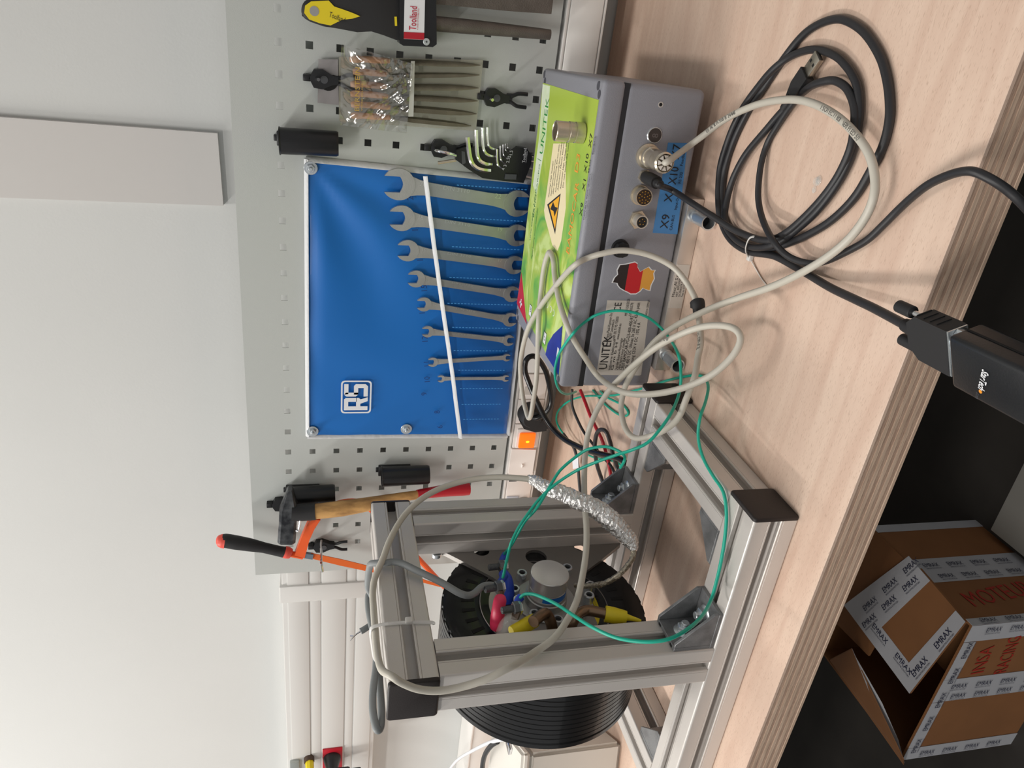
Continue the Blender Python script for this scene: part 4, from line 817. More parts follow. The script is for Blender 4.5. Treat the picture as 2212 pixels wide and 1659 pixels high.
# mounting plate between the uprights
xp = -.5459
PLT = [(-0.5459,-0.3604,1.0998),(-0.5459,-0.3819,1.0989),(-0.5459,-0.4035,1.0764),(-0.5459,-0.433,1.047),(-0.5459,-0.4444,1.0392),(-0.5459,-0.472,1.0414),(-0.5459,-0.5016,1.0539),(-0.5459,-0.5465,1.0729),(-0.5459,-0.5598,0.9594),(-0.5459,-0.5129,0.9486),(-0.5459,-0.4813,0.95),(-0.5459,-0.458,0.9458),(-0.5459,-0.4309,0.9336),(-0.5459,-0.4134,0.909),(-0.5459,-0.3884,0.8758),(-0.5459,-0.3564,0.8608),(-0.5459,-0.3383,1.0986)]
plate = obj('mounting_plate', MB().solid([Vector(p) for p in PLT], (-.0055, 0, 0)), plate_m, fr, 'flat steel mounting plate', smooth=0)
for p, r_ in (((-0.5459,-0.4022,0.9887), .0128), ((-0.5459,-0.3877,0.928), .0085), ((-0.5459,-0.385,1.052), .0095), ((-0.5459,-0.487,1.0183), .0085)):
    bmc = MB().cyl((p[0]+.01, p[1], p[2]), (p[0]-.02, p[1], p[2]), r_, 36).bm; bmc.transform(WM[plate].inverted())
    mec = bpy.data.meshes.new('c'); bmc.to_mesh(mec); bmc.free(); oc = bpy.data.objects.new('c', mec); COL.objects.link(oc); oc.matrix_world = WM[plate]
    bpy.context.view_layer.update()
    md = plate.modifiers.new('b', 'BOOLEAN'); md.operation = 'DIFFERENCE'; md.object = oc; md.solver = 'EXACT'
    me2 = bpy.data.meshes.new_from_object(plate.evaluated_get(bpy.context.evaluated_depsgraph_get())); plate.modifiers.clear(); plate.data = me2
    bpy.data.objects.remove(oc)
for p in ((-0.549,-0.3826,1.1053),):
    obj('plate_screw', MB().cyl((p[0]+.001, p[1], p[2]), (p[0]-.004, p[1], p[2]), .0055, 24, bev=.0005), zinc_m, fr)

# ---------------- electric motor, axis along x
cy, cz = -.47593, .99727
mo = thing('electric_motor', 'black anodised pancake electric motor with pale centre ring mounted behind the frame uprights', 'motor', (-.595, cy, cz-.114))
FX = -.5516
def AX(r, a, x): return Vector((x, cy+r*math.cos(a), cz+r*math.sin(a)))
prof_ = [(.1060, -.001), (.1122, 0), (.1122, .0035)]
h = .0045
while h < .078:
    prof_ += [(.1140, h), (.1140, h+.0054), (.1133, h+.0057), (.1133, h+.0064)]; h += .0068
prof_ += [(.1140, .0795), (.1146, .080), (.1146, .0855), (.1120, .0865), (.05, .0865)]
prof_ = [(.062, 0)]+prof_
obj('housing', MB().lathe((FX, cy, cz), (-1, 0, 0), prof_, 96, False), mbody_m, mo, smooth=20)
for nm, xx in (('rim_notch', FX-.0005), ('rim_notch', FX-.0865)):
    m = MB()
    for k in range(40):
        a = 2*pi*k/40
        m.solid([AX(.1112, a-.066, xx), AX(.1135, a-.052, xx), AX(.1135, a+.052, xx), AX(.1112, a+.066, xx)], (-.0045 if xx > -.6 else .003, 0, 0))
    obj('rim_teeth', m, mbody_m, mo, kind='stuff', smooth=0)
obj('front_cover', MB().rings([[AX(r_, 2*pi*k/96, x_) for k in range(96)] for r_, x_ in ((.0725, FX-.006), (.0725, FX+.0014), (.0742, FX+.0020), (.1085, FX+.0012), (.1118, FX+.0002), (.1118, FX-.006))], cap=False), mbody_m, mo, smooth=30)
for k in range(36):
    a = 2*pi*k/36
    P = [AX(.0785, a, 0), AX(.0925, a, 0)]
    m = MB(); w_ = .0021
    t1 = Vector((0, -math.sin(a), math.cos(a)))*w_
    xq = FX+.0018
    m.solid([Vector((xq, P[0].y, P[0].z))+t1, Vector((xq, P[1].y, P[1].z))+t1*1.2, Vector((xq, P[1].y, P[1].z))-t1*1.2, Vector((xq, P[0].y, P[0].z))-t1], (.0003, 0, 0))
    obj('vent_slot', m, hole_m, mo, smooth=0)
obj('centre_ring', MB().rings([[AX(r_, 2*pi*k/72, x_) for k in range(72)] for r_, x_ in ((.0718, FX-.004), (.0724, FX+.0010), (.0716, FX+.0016), (.0714, FX-.0008), (.030, FX-.0008), (.030, FX-.02))], cap=False), ring_m, mo, 'pale aluminium centre ring', smooth=30)
# sector sticker
def sector(a0, a1, r0, r1, x, t, n=14): return [AX(r1, a0+(a1-a0)*k/n, x) for k in range(n+1)]+[AX(r0, a1+(a0-a1)*k/n, x) for k in range(n+1)]
obj('maker_sticker', MB().solid(sector(-2.15, -1.12, .0565, .0708, FX-.0006, 0), (.0003, 0, 0)), yel_m, mo, 'yellow maker sticker', smooth=0)
e0, e1 = Vector((-0.5508,-0.4882,0.9311)), Vector((-0.5508,-0.4648,0.9298)); ed = (e1-e0).normalized(); eu = Vector((1, 0, 0)).cross(ed)
text('EMRAX', e0, ed, eu, ink_m, mo, size=.0058, width=(e1-e0).length, name='maker_print')
text('MADE IN SLOVENIA, EU', e0+eu*.0072, ed, eu, ink_m, mo, size=.0016, width=.020, name='maker_print')
text('228 LV LC', e0+eu*.0098, ed, eu, ink_m, mo, size=.0016, width=.014, name='maker_print')
# rotary encoder on the axis
en = obj('encoder_flange', MB().lathe((-.5459, cy, cz), (1, 0, 0), [(.0345, 0), (.0345, .0022), (.0335, .003), (.0235, .003), (.0230, .0115), (.0216, .012), (.0216, .0145)], 60), mat('satin aluminium', (176, 176, 174), .3, .85), mo)
obj('encoder_body', MB().lathe((-.5459, cy, cz), (1, 0, 0), [(.0206, .014), (.0206, .0235), (.0200, .0238), (.0200, .0250), (.0210, .0253), (.0210, .0405), (.0204, .0412), (.001, .0412)], 60), steel_m, mo, 'turned steel encoder cap')
obj('encoder_label', MB().rings([[(x_, cy+.02075*math.cos(a), cz+.02075*math.sin(a)) for a in [math.radians(150+k*5) for k in range(21)]] for x_ in (-.5305, -.5230)], cap=False), mat('blue encoder label', (26, 110, 196), .35), mo, 'blue label around the encoder', smooth=60)
obj('set_screw_hole', MB().cyl((-0.538,-0.4894,1.0085), (-0.538,-0.4909,1.0073), .0025, 14), hole_m, en)
BZ = [(-0.536,-0.4379,1.0156),(-0.536,-0.4622,1.0299),(-0.536,-0.5009,1.0169),(-0.536,-0.5121,0.9938),(-0.536,-0.4804,0.9486),(-0.536,-0.5017,0.9635),(-0.536,-0.4648,0.9418),(-0.536,-0.4788,1.0295),(-0.536,-0.4274,0.9836),(-0.536,-0.4335,0.96)]
for p in BZ:
    x = -.5459; q = Vector((x, p[1], p[2]))
    b = obj('socket_bolt', MB().lathe(q, (1, 0, 0), [(.0060, 0), (.0060, .0092), (.0054, .0100), (.0036, .0100), (.0034, .0060), (.0005, .0060)], 26), zinc_m, mo)
    obj('hex_recess', MB().lathe(q+Vector((.0060, 0, 0)), (1, 0, 0), [(.0033, 0), (.0033, .0015)], 6), hole_m, b)
pass
# phase terminals: vertical studs with nuts and lugs
def phase(top, bot, lug, cols, nm, path):
    top, bot = Vector(top), Vector(bot); d = (bot-top).normalized()
    tt = obj('terminal_stud', MB().cyl(top, bot, .0036, 18, bev=.0006), mat('grey thread', (96, 98, 100), .4, .8, bump=1, bscale=900), mo)
    obj('terminal_nut', MB().lathe(top+d*.012, d, [(.0062, 0), (.0070, .0008), (.0070, .0058), (.0062, .0066)], 6), mat('dark nut', (120, 122, 124), .35, .9), tt)
    obj('terminal_nut', MB().lathe(bot-d*.006, d, [(.0060, 0), (.0066, .0008), (.0066, .0050), (.0060, .0058)], 6), zinc_m, tt)
    obj('cable_lug', MB().tube(lug, [.0052, .0050, .0042], 10, 4, flat=.45), mat('brown lug', (112, 96, 84), .35, .8), tt)
    obj('shrink_boot', MB().tube(path, [.0050, .0068, .0066, .0072, .0074, .0070], 20, 5), cols, mo, nm)
phase((-0.505,-0.4948,1.0732), (-0.505,-0.4913,1.0517), [(-0.505,-0.4924,1.055),(-0.508,-0.4986,1.0564),(-0.51,-0.5057,1.0582)], pink_m, 'pink heat shrink boot', [(-0.508,-0.5025,1.0578),(-0.51,-0.5063,1.0588),(-0.516,-0.5098,1.0604),(-0.522,-0.5102,1.0603),(-0.532,-0.5091,1.06),(-0.545,-0.5066,1.059)])
phase((-0.522,-0.4425,1.0573), (-0.522,-0.4414,1.0353), [(-0.522,-0.4438,1.0422),(-0.524,-0.4508,1.0403),(-0.527,-0.4566,1.0381)], blueins_m, 'blue heat shrink boot', [(-0.524,-0.4492,1.0421),(-0.526,-0.4576,1.04),(-0.53,-0.4635,1.0388),(-0.536,-0.4671,1.0389),(-0.54,-0.4699,1.0396),(-0.546,-0.4721,1.0393)])
phase((-0.5,-0.5307,1.0636), (-0.5,-0.5285,1.0422), [(-0.5,-0.5305,1.047),(-0.503,-0.5336,1.0488),(-0.506,-0.5379,1.0508)], clear2_m, 'clear heat shrink boot', [(-0.505,-0.5352,1.0503),(-0.508,-0.5357,1.052),(-0.514,-0.5319,1.0542),(-0.522,-0.5287,1.0555),(-0.53,-0.5257,1.0559),(-0.54,-0.5209,1.0557)])
# coolant pipes
obj('coolant_pipe', MB().tube([(-0.53,-0.5399,1.0076),(-0.515,-0.5373,1.012),(-0.505,-0.5348,1.0176),(-0.5,-0.5416,1.0259),(-0.497,-0.5516,1.0364)], .0058, 18, 8), pipe_m, mo)
obj('pipe_cap', MB().tube([(-0.512,-0.5354,1.0289),(-0.512,-0.5395,1.0371),(-0.512,-0.5439,1.0477),(-0.512,-0.5473,1.056)], [.0070, .0074, .0062, .0050], 20, 5), yel_m, mo, 'yellow tapered cap')
obj('coolant_pipe', MB().tube([(-0.53,-0.5435,0.9918),(-0.515,-0.5397,0.9895),(-0.51,-0.5334,0.9819),(-0.51,-0.5299,0.9718),(-0.51,-0.5329,0.9616),(-0.51,-0.5372,0.952)], .0056, 18, 8), pipe_m, mo)
obj('pipe_cap', MB().tube([(-0.51,-0.5363,0.9542),(-0.51,-0.5391,0.9461),(-0.51,-0.5431,0.9333)], [.0084, .0082, .0062], 20, 5).tube([(-0.51,-0.5431,0.9333),(-0.51,-0.5498,0.9195)], [.0036, .0012], 12, 3), yel_m, mo, 'yellow tapered cap')

# ---------------- cables
def cable(name, pts, r, m, lab, cat='cable', group=None, n=12, sub=6, **kw): return single(name, MB().tube(pts, r, n, sub), m, lab, cat, group, smooth=60, **kw)
bc = thing('network_cable', 'long grey beige cable looping from the box over the bench and around the aluminium stand', 'cable', (-0.6954,-0.2127,0.84))
CB = [MC @ Vector((p7[0], -.036, p7[1])), MC @ Vector((p7[0]+.0005, -.046, p7[1])), MC @ Vector((p7[0]+.003, -.053, p7[1]-.001))]+[(-0.0775,-0.314,0.862),(-0.0632,-0.3207,0.85),(-0.0461,-0.3381,0.842),(-0.0325,-0.3643,0.839),(-0.0201,-0.4012,0.8385),(-0.0119,-0.446,0.8395),(-0.0113,-0.4802,0.839),(-0.0168,-0.513,0.8375),(-0.026,-0.5416,0.8375),(-0.037,-0.5617,0.8365),(-0.0514,-0.5743,0.8355),(-0.0657,-0.5796,0.8355),(-0.0826,-0.5752,0.834),(-0.1015,-0.5669,0.836),(-0.1224,-0.5495,0.838),(-0.1456,-0.5233,0.84),(-0.1684,-0.4923,0.842),(-0.1915,-0.4568,0.846),(-0.2205,-0.416,0.852),(-0.2538,-0.3779,0.862),(-0.2823,-0.3565,0.872),(-0.308,-0.3511,0.882),(-0.3382,-0.3421,0.888),(-0.3587,-0.3394,0.89),(-0.379,-0.3436,0.89),(-0.392,-0.366,0.89),(-0.3874,-0.3944,0.888),(-0.3602,-0.4285,0.882),(-0.3275,-0.4561,0.88),(-0.301,-0.4577,0.876),(-0.2798,-0.4495,0.868),(-0.2671,-0.4297,0.858),(-0.2564,-0.4183,0.852),(-0.2463,-0.3985,0.846),(-0.2352,-0.3798,0.842),(-0.225,-0.3718,0.844),(-0.2118,-0.3517,0.85),(-0.2,-0.338,0.8633),(-0.1923,-0.326,0.8876),(-0.1913,-0.318,0.9149),(-0.1979,-0.312,0.9362),(-0.2061,-0.305,0.9499),(-0.213,-0.3086,0.9635),(-0.2407,-0.2729,0.964),(-0.3006,-0.2108,0.966),(-0.3518,-0.1677,0.966),(-0.4117,-0.1323,0.96),(-0.4467,-0.1294,0.955),(-0.474,-0.1373,0.95),(-0.4869,-0.156,0.948),(-0.4903,-0.1679,0.947),(-0.48,-0.1764,0.947),(-0.4543,-0.1806,0.948),(-0.4184,-0.1934,0.952),(-0.3794,-0.2002,0.957),(-0.3256,-0.2196,0.968),(-0.2914,-0.1965,0.9635),(-0.256,-0.1945,0.9635),(-0.2343,-0.2035,0.9635),(-0.2297,-0.2142,0.9635),(-0.2352,-0.2298,0.9635),(-0.248,-0.2406,0.9635),(-0.2692,-0.2738,0.964),(-0.2843,-0.3164,0.964),(-0.3046,-0.308,0.9504),(-0.3236,-0.312,0.9359),(-0.3471,-0.32,0.9158),(-0.3208,-0.4049,0.925),(-0.3094,-0.4338,0.91),(-0.2859,-0.468,0.895),(-0.2594,-0.4928,0.88),(-0.2371,-0.5014,0.868),(-0.2198,-0.5019,0.862),(-0.2116,-0.495,0.862),(-0.2121,-0.4799,0.865),(-0.2215,-0.457,0.872),(-0.2373,-0.4344,0.88),(-0.2597,-0.417,0.896),(-0.2857,-0.4007,0.908),(-0.3141,-0.3817,0.915),(-0.3423,-0.3643,0.92),(-0.375,-0.3491,0.9231),(-0.405,-0.3463,0.9275),(-0.425,-0.3608,0.933),(-0.44,-0.3916,0.9421),(-0.452,-0.4283,0.9513),(-0.46,-0.4589,0.9577),(-0.467,-0.4882,0.9665),(-0.474,-0.5183,0.979),(-0.48,-0.5469,0.9934),(-0.485,-0.5678,1.0099)]
CB2 = [(-0.485,-0.5678,1.0099),(-0.489,-0.5827,1.0259),(-0.492,-0.5938,1.0464),(-0.4835,-0.612,1.068),(-0.4831,-0.618,1.0811),(-0.49,-0.62,1.0974),(-0.4987,-0.618,1.1168),(-0.5021,-0.617,1.1367),(-0.4989,-0.616,1.1548),(-0.4919,-0.614,1.1689),(-0.4863,-0.611,1.1775)]
CB3 = [(-.493, -.597, 1.1850), (-.501, -.575, 1.1870), (-.5065, -.545, 1.1870), (-.5080, -.51, 1.1868), (-.5050, -.488, 1.1866), (-.499, -.472, 1.1835)]+[(-0.49,-0.4538,1.1744),(-0.484,-0.4319,1.1658),(-0.478,-0.4033,1.1503),(-0.47,-0.3849,1.1309),(-0.465,-0.3719,1.1086),(-0.46,-0.3659,1.084),(-0.455,-0.3662,1.0573),(-0.45,-0.373,1.0318),(-0.445,-0.3866,1.0025),(-0.443,-0.3954,0.9968)]
obj('cable_sheath', MB().tube(CB+CB2[1:]+CB3, .0034, 12, 6), beige_m, bc, smooth=60)
for s_, p, xd, yd in (('ISO/IEC 11801 TIA/EIA-568-B', (-0.0584,-0.3404,0.842), (.62, .50, 0), (-.5, .62, .4)), ('4PR STP', (-0.2661,-0.4181,0.894), None, None)):
    pass
def cprint(pts, s_, r=.0034, size=.0036, adv=.0023, side=(0, -.45, .9)):
    P = spline(pts, 12); d = 0; i = 0; acc = [0]
    for k in range(1, len(P)): acc.append(acc[-1]+(P[k]-P[k-1]).length)
    for j, ch in enumerate(s_):
        if ch == ' ': continue
        t = j*adv
        while i < len(acc)-2 and acc[i+1] < t: i += 1
        p = P[i].lerp(P[i+1], (t-acc[i])/max(1e-6, acc[i+1]-acc[i])); tg = (P[i+1]-P[i]).normalized()
        nn = Vector(side); nn = (nn-tg*nn.dot(tg)).normalized(); up = nn.cross(tg)
        text(ch, p+nn*(r+.00003)-up*size*.35, tg, up, mat('faint ink', (90, 88, 84), .6), bc, size=size, name='cable_print', lift=0)
cprint([(-0.0591,-0.3253,0.848),(-0.0461,-0.3381,0.842),(-0.0325,-0.3643,0.839),(-0.0257,-0.3831,0.8388)], 'EIA/TIA-568-B 24AWG')
cprint([(-0.0128,-0.4935,0.8385),(-0.0168,-0.513,0.8375),(-0.026,-0.5416,0.8375),(-0.0344,-0.5573,0.8367)], 'ISO/IEC 11801 VERIFIED 50')
cprint([(-0.2615,-0.4142,0.896),(-0.2492,-0.424,0.89),(-0.2373,-0.4344,0.88),(-0.2302,-0.4438,0.878)], '4PR STP')
cprint([(-0.2515,-0.4053,0.848),(-0.2564,-0.4183,0.852),(-0.2671,-0.4297,0.858),(-0.2815,-0.4493,0.868)], '4PR STP-ETL')
cprint([(-0.508,-0.4436,1.175),(-0.5,-0.4385,1.172),(-0.49,-0.4245,1.1655)], 'VISTEL-STP')
gr = Vector((-0.2308,-0.3762,0.843)); g2 = Vector((-0.2365,-0.3793,0.842))
single('rubber_grommet', MB().tube([(-0.226,-0.379,0.845),(-0.2278,-0.3811,0.845),(-0.2312,-0.3818,0.8445)], .0078, 24, 3).tube([(-0.2312,-0.3818,0.8445),(-0.2339,-0.3833,0.844),(-0.2388,-0.3843,0.843)], .0056, 20, 3), blackm_m, 'black cable grommet threaded on the grey beige cable below the box label', 'grommet')
# foil wrapped end with braid to the encoder
FP = [(-0.447,-0.3807,1.0058),(-0.445,-0.3915,0.9983),(-0.443,-0.4104,0.9872),(-0.445,-0.4174,0.9715),(-0.448,-0.4291,0.9566),(-0.452,-0.4376,0.9396),(-0.458,-0.4516,0.9269),(-0.465,-0.4637,0.9164),(-0.47,-0.4755,0.9096),(-0.475,-0.4835,0.9084)]
fm = MB(); random.seed(5); fm.tube(FP, [.0042, .0066, .0080, .0092, .0100, .0108, .0108, .0095, .0080, .0035], 20, 9, rj=.13)
single('foil_wrap', fm, foil_m, 'crumpled aluminium foil wrapped around the end of the grey beige cable', 'foil', smooth=0)
single('braided_shield', MB().tube([(-0.475,-0.4834,0.9089),(-0.48,-0.4893,0.9118),(-0.487,-0.4953,0.9202),(-0.495,-0.4978,0.9287),(-0.503,-0.4962,0.9356),(-0.51,-0.4935,0.943),(-0.514,-0.4901,0.9465)], .0030, 10, 8, rj=.16).tube([(-0.511,-0.4922,0.9445),(-0.518,-0.4859,0.9524),(-0.522,-0.4814,0.961),(-0.525,-0.4762,0.9653)], .0030, 12, 5), braid_m, 'braided metal shield running from the foil to the encoder', 'braid')
# teal wires with blue ring terminals
tg_ = 'teal signal wires'
W1 = [(-0.497,-0.5198,1.0429),(-0.492,-0.5214,1.0415),(-0.488,-0.5228,1.0375),(-0.482,-0.532,1.0296),(-0.472,-0.5553,1.0184),(-0.462,-0.5824,1.0096),(-0.452,-0.6077,1.0015),(-0.444,-0.629,0.9886),(-0.436,-0.6433,0.9721),(-0.43,-0.6495,0.9546),(-0.428,-0.6447,0.9357),(-0.43,-0.6285,0.9107)]+[(-0.4394,-0.5999,0.884),(-0.4255,-0.5892,0.876),(-0.4023,-0.5807,0.872),(-0.3811,-0.5734,0.8705),(-0.3639,-0.5644,0.8695),(-0.3502,-0.5517,0.87),(-0.3476,-0.5302,0.87),(-0.3442,-0.5103,0.87),(-0.337,-0.4951,0.87),(-0.3258,-0.4851,0.87),(-0.3109,-0.4785,0.868),(-0.3068,-0.4553,0.852),(-0.3047,-0.4283,0.836),(-0.3077,-0.4029,0.8255),(-0.3105,-0.3871,0.8245),(-0.3232,-0.3631,0.8245),(-0.353,-0.3167,0.8245),(-0.3952,-0.2571,0.8245),(-0.4191,-0.2211,0.8245),(-0.446,-0.1805,0.8245),(-0.4687,-0.1411,0.826),(-0.5037,-0.0775,0.83),(-0.5409,-0.0247,0.834),(-0.5771,0.0081,0.838),(-0.5995,0.0114,0.838),(-0.6078,-0.0144,0.834),(-0.6009,-0.0694,0.83),(-0.5798,-0.135,0.8265),(-0.551,-0.19,0.8245),(-0.5322,-0.2251,0.8245),(-0.5272,-0.2495,0.8245),(-0.5416,-0.2663,0.8245)]
single('teal_wire', MB().tube(W1, .00165, 10, 6), teal_m, 'teal wire sagging from the lowest terminal past the front bracket and around the stand', 'wire', tg_, smooth=60)
W2 = [(-0.512,-0.4724,1.0499),(-0.508,-0.4734,1.0485),(-0.498,-0.4683,1.046),(-0.486,-0.4574,1.0409),(-0.478,-0.4543,1.0386),(-0.466,-0.4457,1.0303),(-0.454,-0.4393,1.0204),(-0.44,-0.4308,1.0065),(-0.425,-0.4278,0.9914),(-0.405,-0.4316,0.9718),(-0.385,-0.4447,0.9558),(-0.368,-0.4575,0.9401),(-0.352,-0.4733,0.9318),(-0.34,-0.4789,0.9193),(-0.327,-0.4748,0.9068),(-0.315,-0.4614,0.8909)]+[(-0.3119,-0.4273,0.868),(-0.2925,-0.422,0.868),(-0.2715,-0.4117,0.872),(-0.2814,-0.33,0.8506),(-0.2667,-0.322,0.8737),(-0.263,-0.316,0.9049),(-0.2698,-0.312,0.9279),(-0.2818,-0.309,0.9419),(-0.2832,-0.3348,0.962),(-0.3064,-0.3136,0.962),(-0.3308,-0.2947,0.962),(-0.3526,-0.288,0.961),(-0.3711,-0.2841,0.956),(-0.3897,-0.2723,0.945),(-0.4109,-0.2427,0.925),(-0.4273,-0.2107,0.905),(-0.443,-0.1759,0.885)]
single('teal_wire', MB().tube(W2, .00165, 10, 6), teal_m, 'teal wire arching from the middle terminal across the front of the grey box', 'wire', tg_, smooth=60)
W3 = [(-0.525,-0.4229,1.0358),(-0.52,-0.4233,1.0348),(-0.5,-0.4349,1.0327),(-0.488,-0.4379,1.03),(-0.465,-0.4356,1.0202),(-0.445,-0.4373,1.009),(-0.42,-0.4185,0.9874),(-0.41,-0.4139,0.9779),(-0.395,-0.4126,0.9617),(-0.385,-0.4174,0.9525),(-0.378,-0.4253,0.9383),(-0.375,-0.4388,0.9293),(-0.375,-0.4499,0.9265),(-0.378,-0.455,0.9284),(-0.39,-0.4483,0.9278)]
single('teal_wire', MB().tube(W3, .00165, 10, 6), teal_m, 'teal wire from the topmost terminal ending in a small hook beside the rear bracket', 'wire', tg_, smooth=60)
W4 = [(-0.4862,-0.09,0.823),(-0.4802,-0.1491,0.823),(-0.4685,-0.1978,0.823),(-0.4569,-0.2221,0.823),(-0.4482,-0.2268,0.823),(-0.4492,-0.2051,0.823),(-0.4626,-0.1583,0.8265),(-0.4725,-0.1191,0.823)]
single('teal_wire', MB().tube(W4, .00165, 10, 6), teal_m, 'short teal wire loop lying on the bench against the left end of the grey box', 'wire', tg_, smooth=60)
for pts, lab in (([(-0.512,-0.4677,1.0453),(-0.513,-0.4734,1.0495),(-0.515,-0.4773,1.0537),(-0.517,-0.4792,1.0554)], 'blue crimp terminal on the middle stud of the motor'), ([(-0.524,-0.4204,1.0326),(-0.525,-0.4245,1.0361),(-0.527,-0.429,1.0391),(-0.528,-0.4331,1.0414)], 'blue crimp terminal on the topmost stud of the motor'), ([(-0.497,-0.5174,1.0409),(-0.498,-0.5206,1.0444),(-0.499,-0.5257,1.0474),(-0.5,-0.529,1.049)], 'blue crimp terminal on the lowest stud of the motor')):
    single('ring_terminal', MB().tube(pts, [.0042, .0038, .0032, .0022], 14, 4), blueins_m, lab, 'terminal', 'blue ring terminals')
# grey cable over the top rail
gc = thing('grey_cable', 'thick grey cable from the motor terminal over the top rail, ending stripped', 'cable', (-0.5,-0.5062,1.094))
G1 = [(-0.508,-0.4889,1.0574),(-0.507,-0.4864,1.0649),(-0.505,-0.4898,1.0747),(-0.502,-0.5022,1.086),(-0.5,-0.5062,1.094),(-0.498,-0.5035,1.1027),(-0.496,-0.4924,1.1154),(-0.494,-0.4808,1.1307),(-0.493,-0.4709,1.1439),(-0.493,-0.4614,1.1549),(-0.4935,-0.4571,1.164),(-0.4945,-0.4566,1.1725)]+[(-.500, -.450, 1.1855), (-.511, -.445, 1.1875), (-.5225, -.441, 1.1880), (-.545, -.436, 1.1875), (-.556, -.438, 1.183)]+[(-0.56,-0.4316,1.1865),(-0.562,-0.4513,1.1874),(-0.562,-0.4745,1.1853),(-0.562,-0.5035,1.1827),(-0.562,-0.5303,1.1843),(-0.562,-0.5578,1.1886),(-0.563,-0.5779,1.1901),(-0.565,-0.5927,1.1888),(-0.567,-0.5988,1.1866),(-0.57,-0.5934,1.1836),(-0.571,-0.5776,1.1817),(-0.571,-0.551,1.1813),(-0.571,-0.5225,1.1808),(-0.571,-0.4983,1.1807)]
obj('cable_sheath', MB().tube(G1, .0036, 14, 6), gcab_m, gc, smooth=60)
obj('cable_sheath', MB().tube([(-0.572,-0.4617,1.1794),(-0.573,-0.463,1.1829),(-0.574,-0.4642,1.1873),(-0.575,-0.4667,1.1918),(-0.576,-0.4686,1.1962)], .0034, 14, 5), gcab_m, gc, 'stripped cable end')
obj('bare_strands', MB().tube([(-0.576,-0.4686,1.1962),(-0.577,-0.471,1.2006),(-0.577,-0.4752,1.2046),(-0.577,-0.4794,1.2071)], [.0011, .0009, .0008, .0003], 8, 4).tube([(-0.577,-0.4705,1.1996),(-0.578,-0.4723,1.2035),(-0.578,-0.4719,1.2073)], .0005, 6, 4), chrome_m, gc, 'bare tinned strands')
# nylon tie on the top rail
fx0, fy0 = -.5003, -.5
tz = ZT+ZH+W+.0012
tiepts = [Vector(p) for p in [(-0.4985,-0.5376,1.1751),(-0.4985,-0.5376,1.1694),(-0.4985,-0.5379,1.1616),(-0.4985,-0.5386,1.1551),(-0.4985,-0.5389,1.1463),(-0.4985,-0.5409,1.1337),(-0.499,-0.5429,1.1326)]]
ty = tiepts[0].y
t_ = thing('cable_tie', 'translucent nylon cable tie binding the beige and grey cables to the top rail', 'cable tie', (-0.498,-0.539,1.1552))
obj('strap', MB().tube(tiepts, .0017, 8, 4, flat=.4).tube([tiepts[0], Vector((-.501, ty, 1.1890)), Vector((-.508, ty, 1.1915)), Vector((-.5225, ty, 1.1900)), Vector((-.544, ty, 1.1868)), Vector((-.5480, ty, 1.1815)), Vector((-.5480, ty, 1.172))], .0016, 8, 4, flat=.5), tie_m, t_)
hd_ = Vector((-0.497,-0.5382,1.156)); obj('lock_head', MB().box(hd_.x-.001, hd_.x+.0030, hd_.y-.0032, hd_.y+.0032, hd_.z-.0032, hd_.z+.0032, bev=.0008), tie_m, t_)

# black and red leads behind the frame
single('power_cord', MB().tube([(-0.5703,-0.03,0.8946),(-0.5672,-0.034,0.8872),(-0.5564,-0.036,0.8755),(-0.5352,-0.038,0.8703),(-0.5048,-0.04,0.8783),(-0.4763,-0.04,0.8894),(-0.4538,-0.041,0.9066),(-0.451,-0.042,0.9178),(-0.4587,-0.043,0.9247),(-0.474,-0.045,0.9248),(-0.4904,-0.05,0.9186),(-0.517,-0.06,0.9053),(-0.5472,-0.085,0.887),(-0.5538,-0.12,0.8729),(-0.5406,-0.17,0.8617),(-0.5196,-0.22,0.8541),(-0.4962,-0.27,0.8449),(-0.4929,-0.29,0.8416),(-0.5063,-0.3,0.8401),(-0.5288,-0.3,0.8397)], .0044, 14, 6), mat('glossy black sheath', (16, 16, 18), .25), 'thick glossy black mains cord looping from the bench duct down to the rear bracket', 'cord', smooth=60)
single('black_lead', MB().tube([(-0.4822,-0.0958,0.86),(-0.509,-0.0965,0.856),(-0.5258,-0.1155,0.85),(-0.536,-0.1379,0.844),(-0.5401,-0.1652,0.838),(-0.5447,-0.1893,0.832),(-0.5433,-0.2227,0.828),(-0.555,-0.2469,0.826)], .0022, 10, 5), coat_m, 'thin black lead coming out from under the left end of the grey box', 'lead', 'leads behind the frame', smooth=60)
single('black_lead', MB().tube([(-0.5929,-0.2223,0.826),(-0.585,-0.1927,0.826),(-0.5559,-0.197,0.84),(-0.5254,-0.2061,0.852),(-0.4982,-0.218,0.86),(-0.4781,-0.2297,0.864),(-0.467,-0.2419,0.864),(-0.4642,-0.2541,0.862),(-0.4782,-0.2568,0.855),(-0.5023,-0.2546,0.845),(-0.521,-0.2501,0.835),(-0.5367,-0.256,0.83),(-0.5598,-0.2571,0.826)], .0030, 12, 5), coat_m, 'black lead standing up in a tight arch beside the rear bracket', 'lead', 'leads behind the frame', smooth=60)
tagl = thing('tagged_lead', 'black lead with a white paper tag running down behind the rear upright', 'lead', (-0.6162,-0.1034,0.83))
obj('lead_sheath', MB().tube([(-0.5819,-0.0615,0.85),(-0.5903,-0.0715,0.842),(-0.5957,-0.0889,0.836),(-0.6187,-0.0996,0.83),(-0.6511,-0.1139,0.826),(-0.6647,-0.1285,0.826)], .0026, 10, 5), coat_m, tagl)
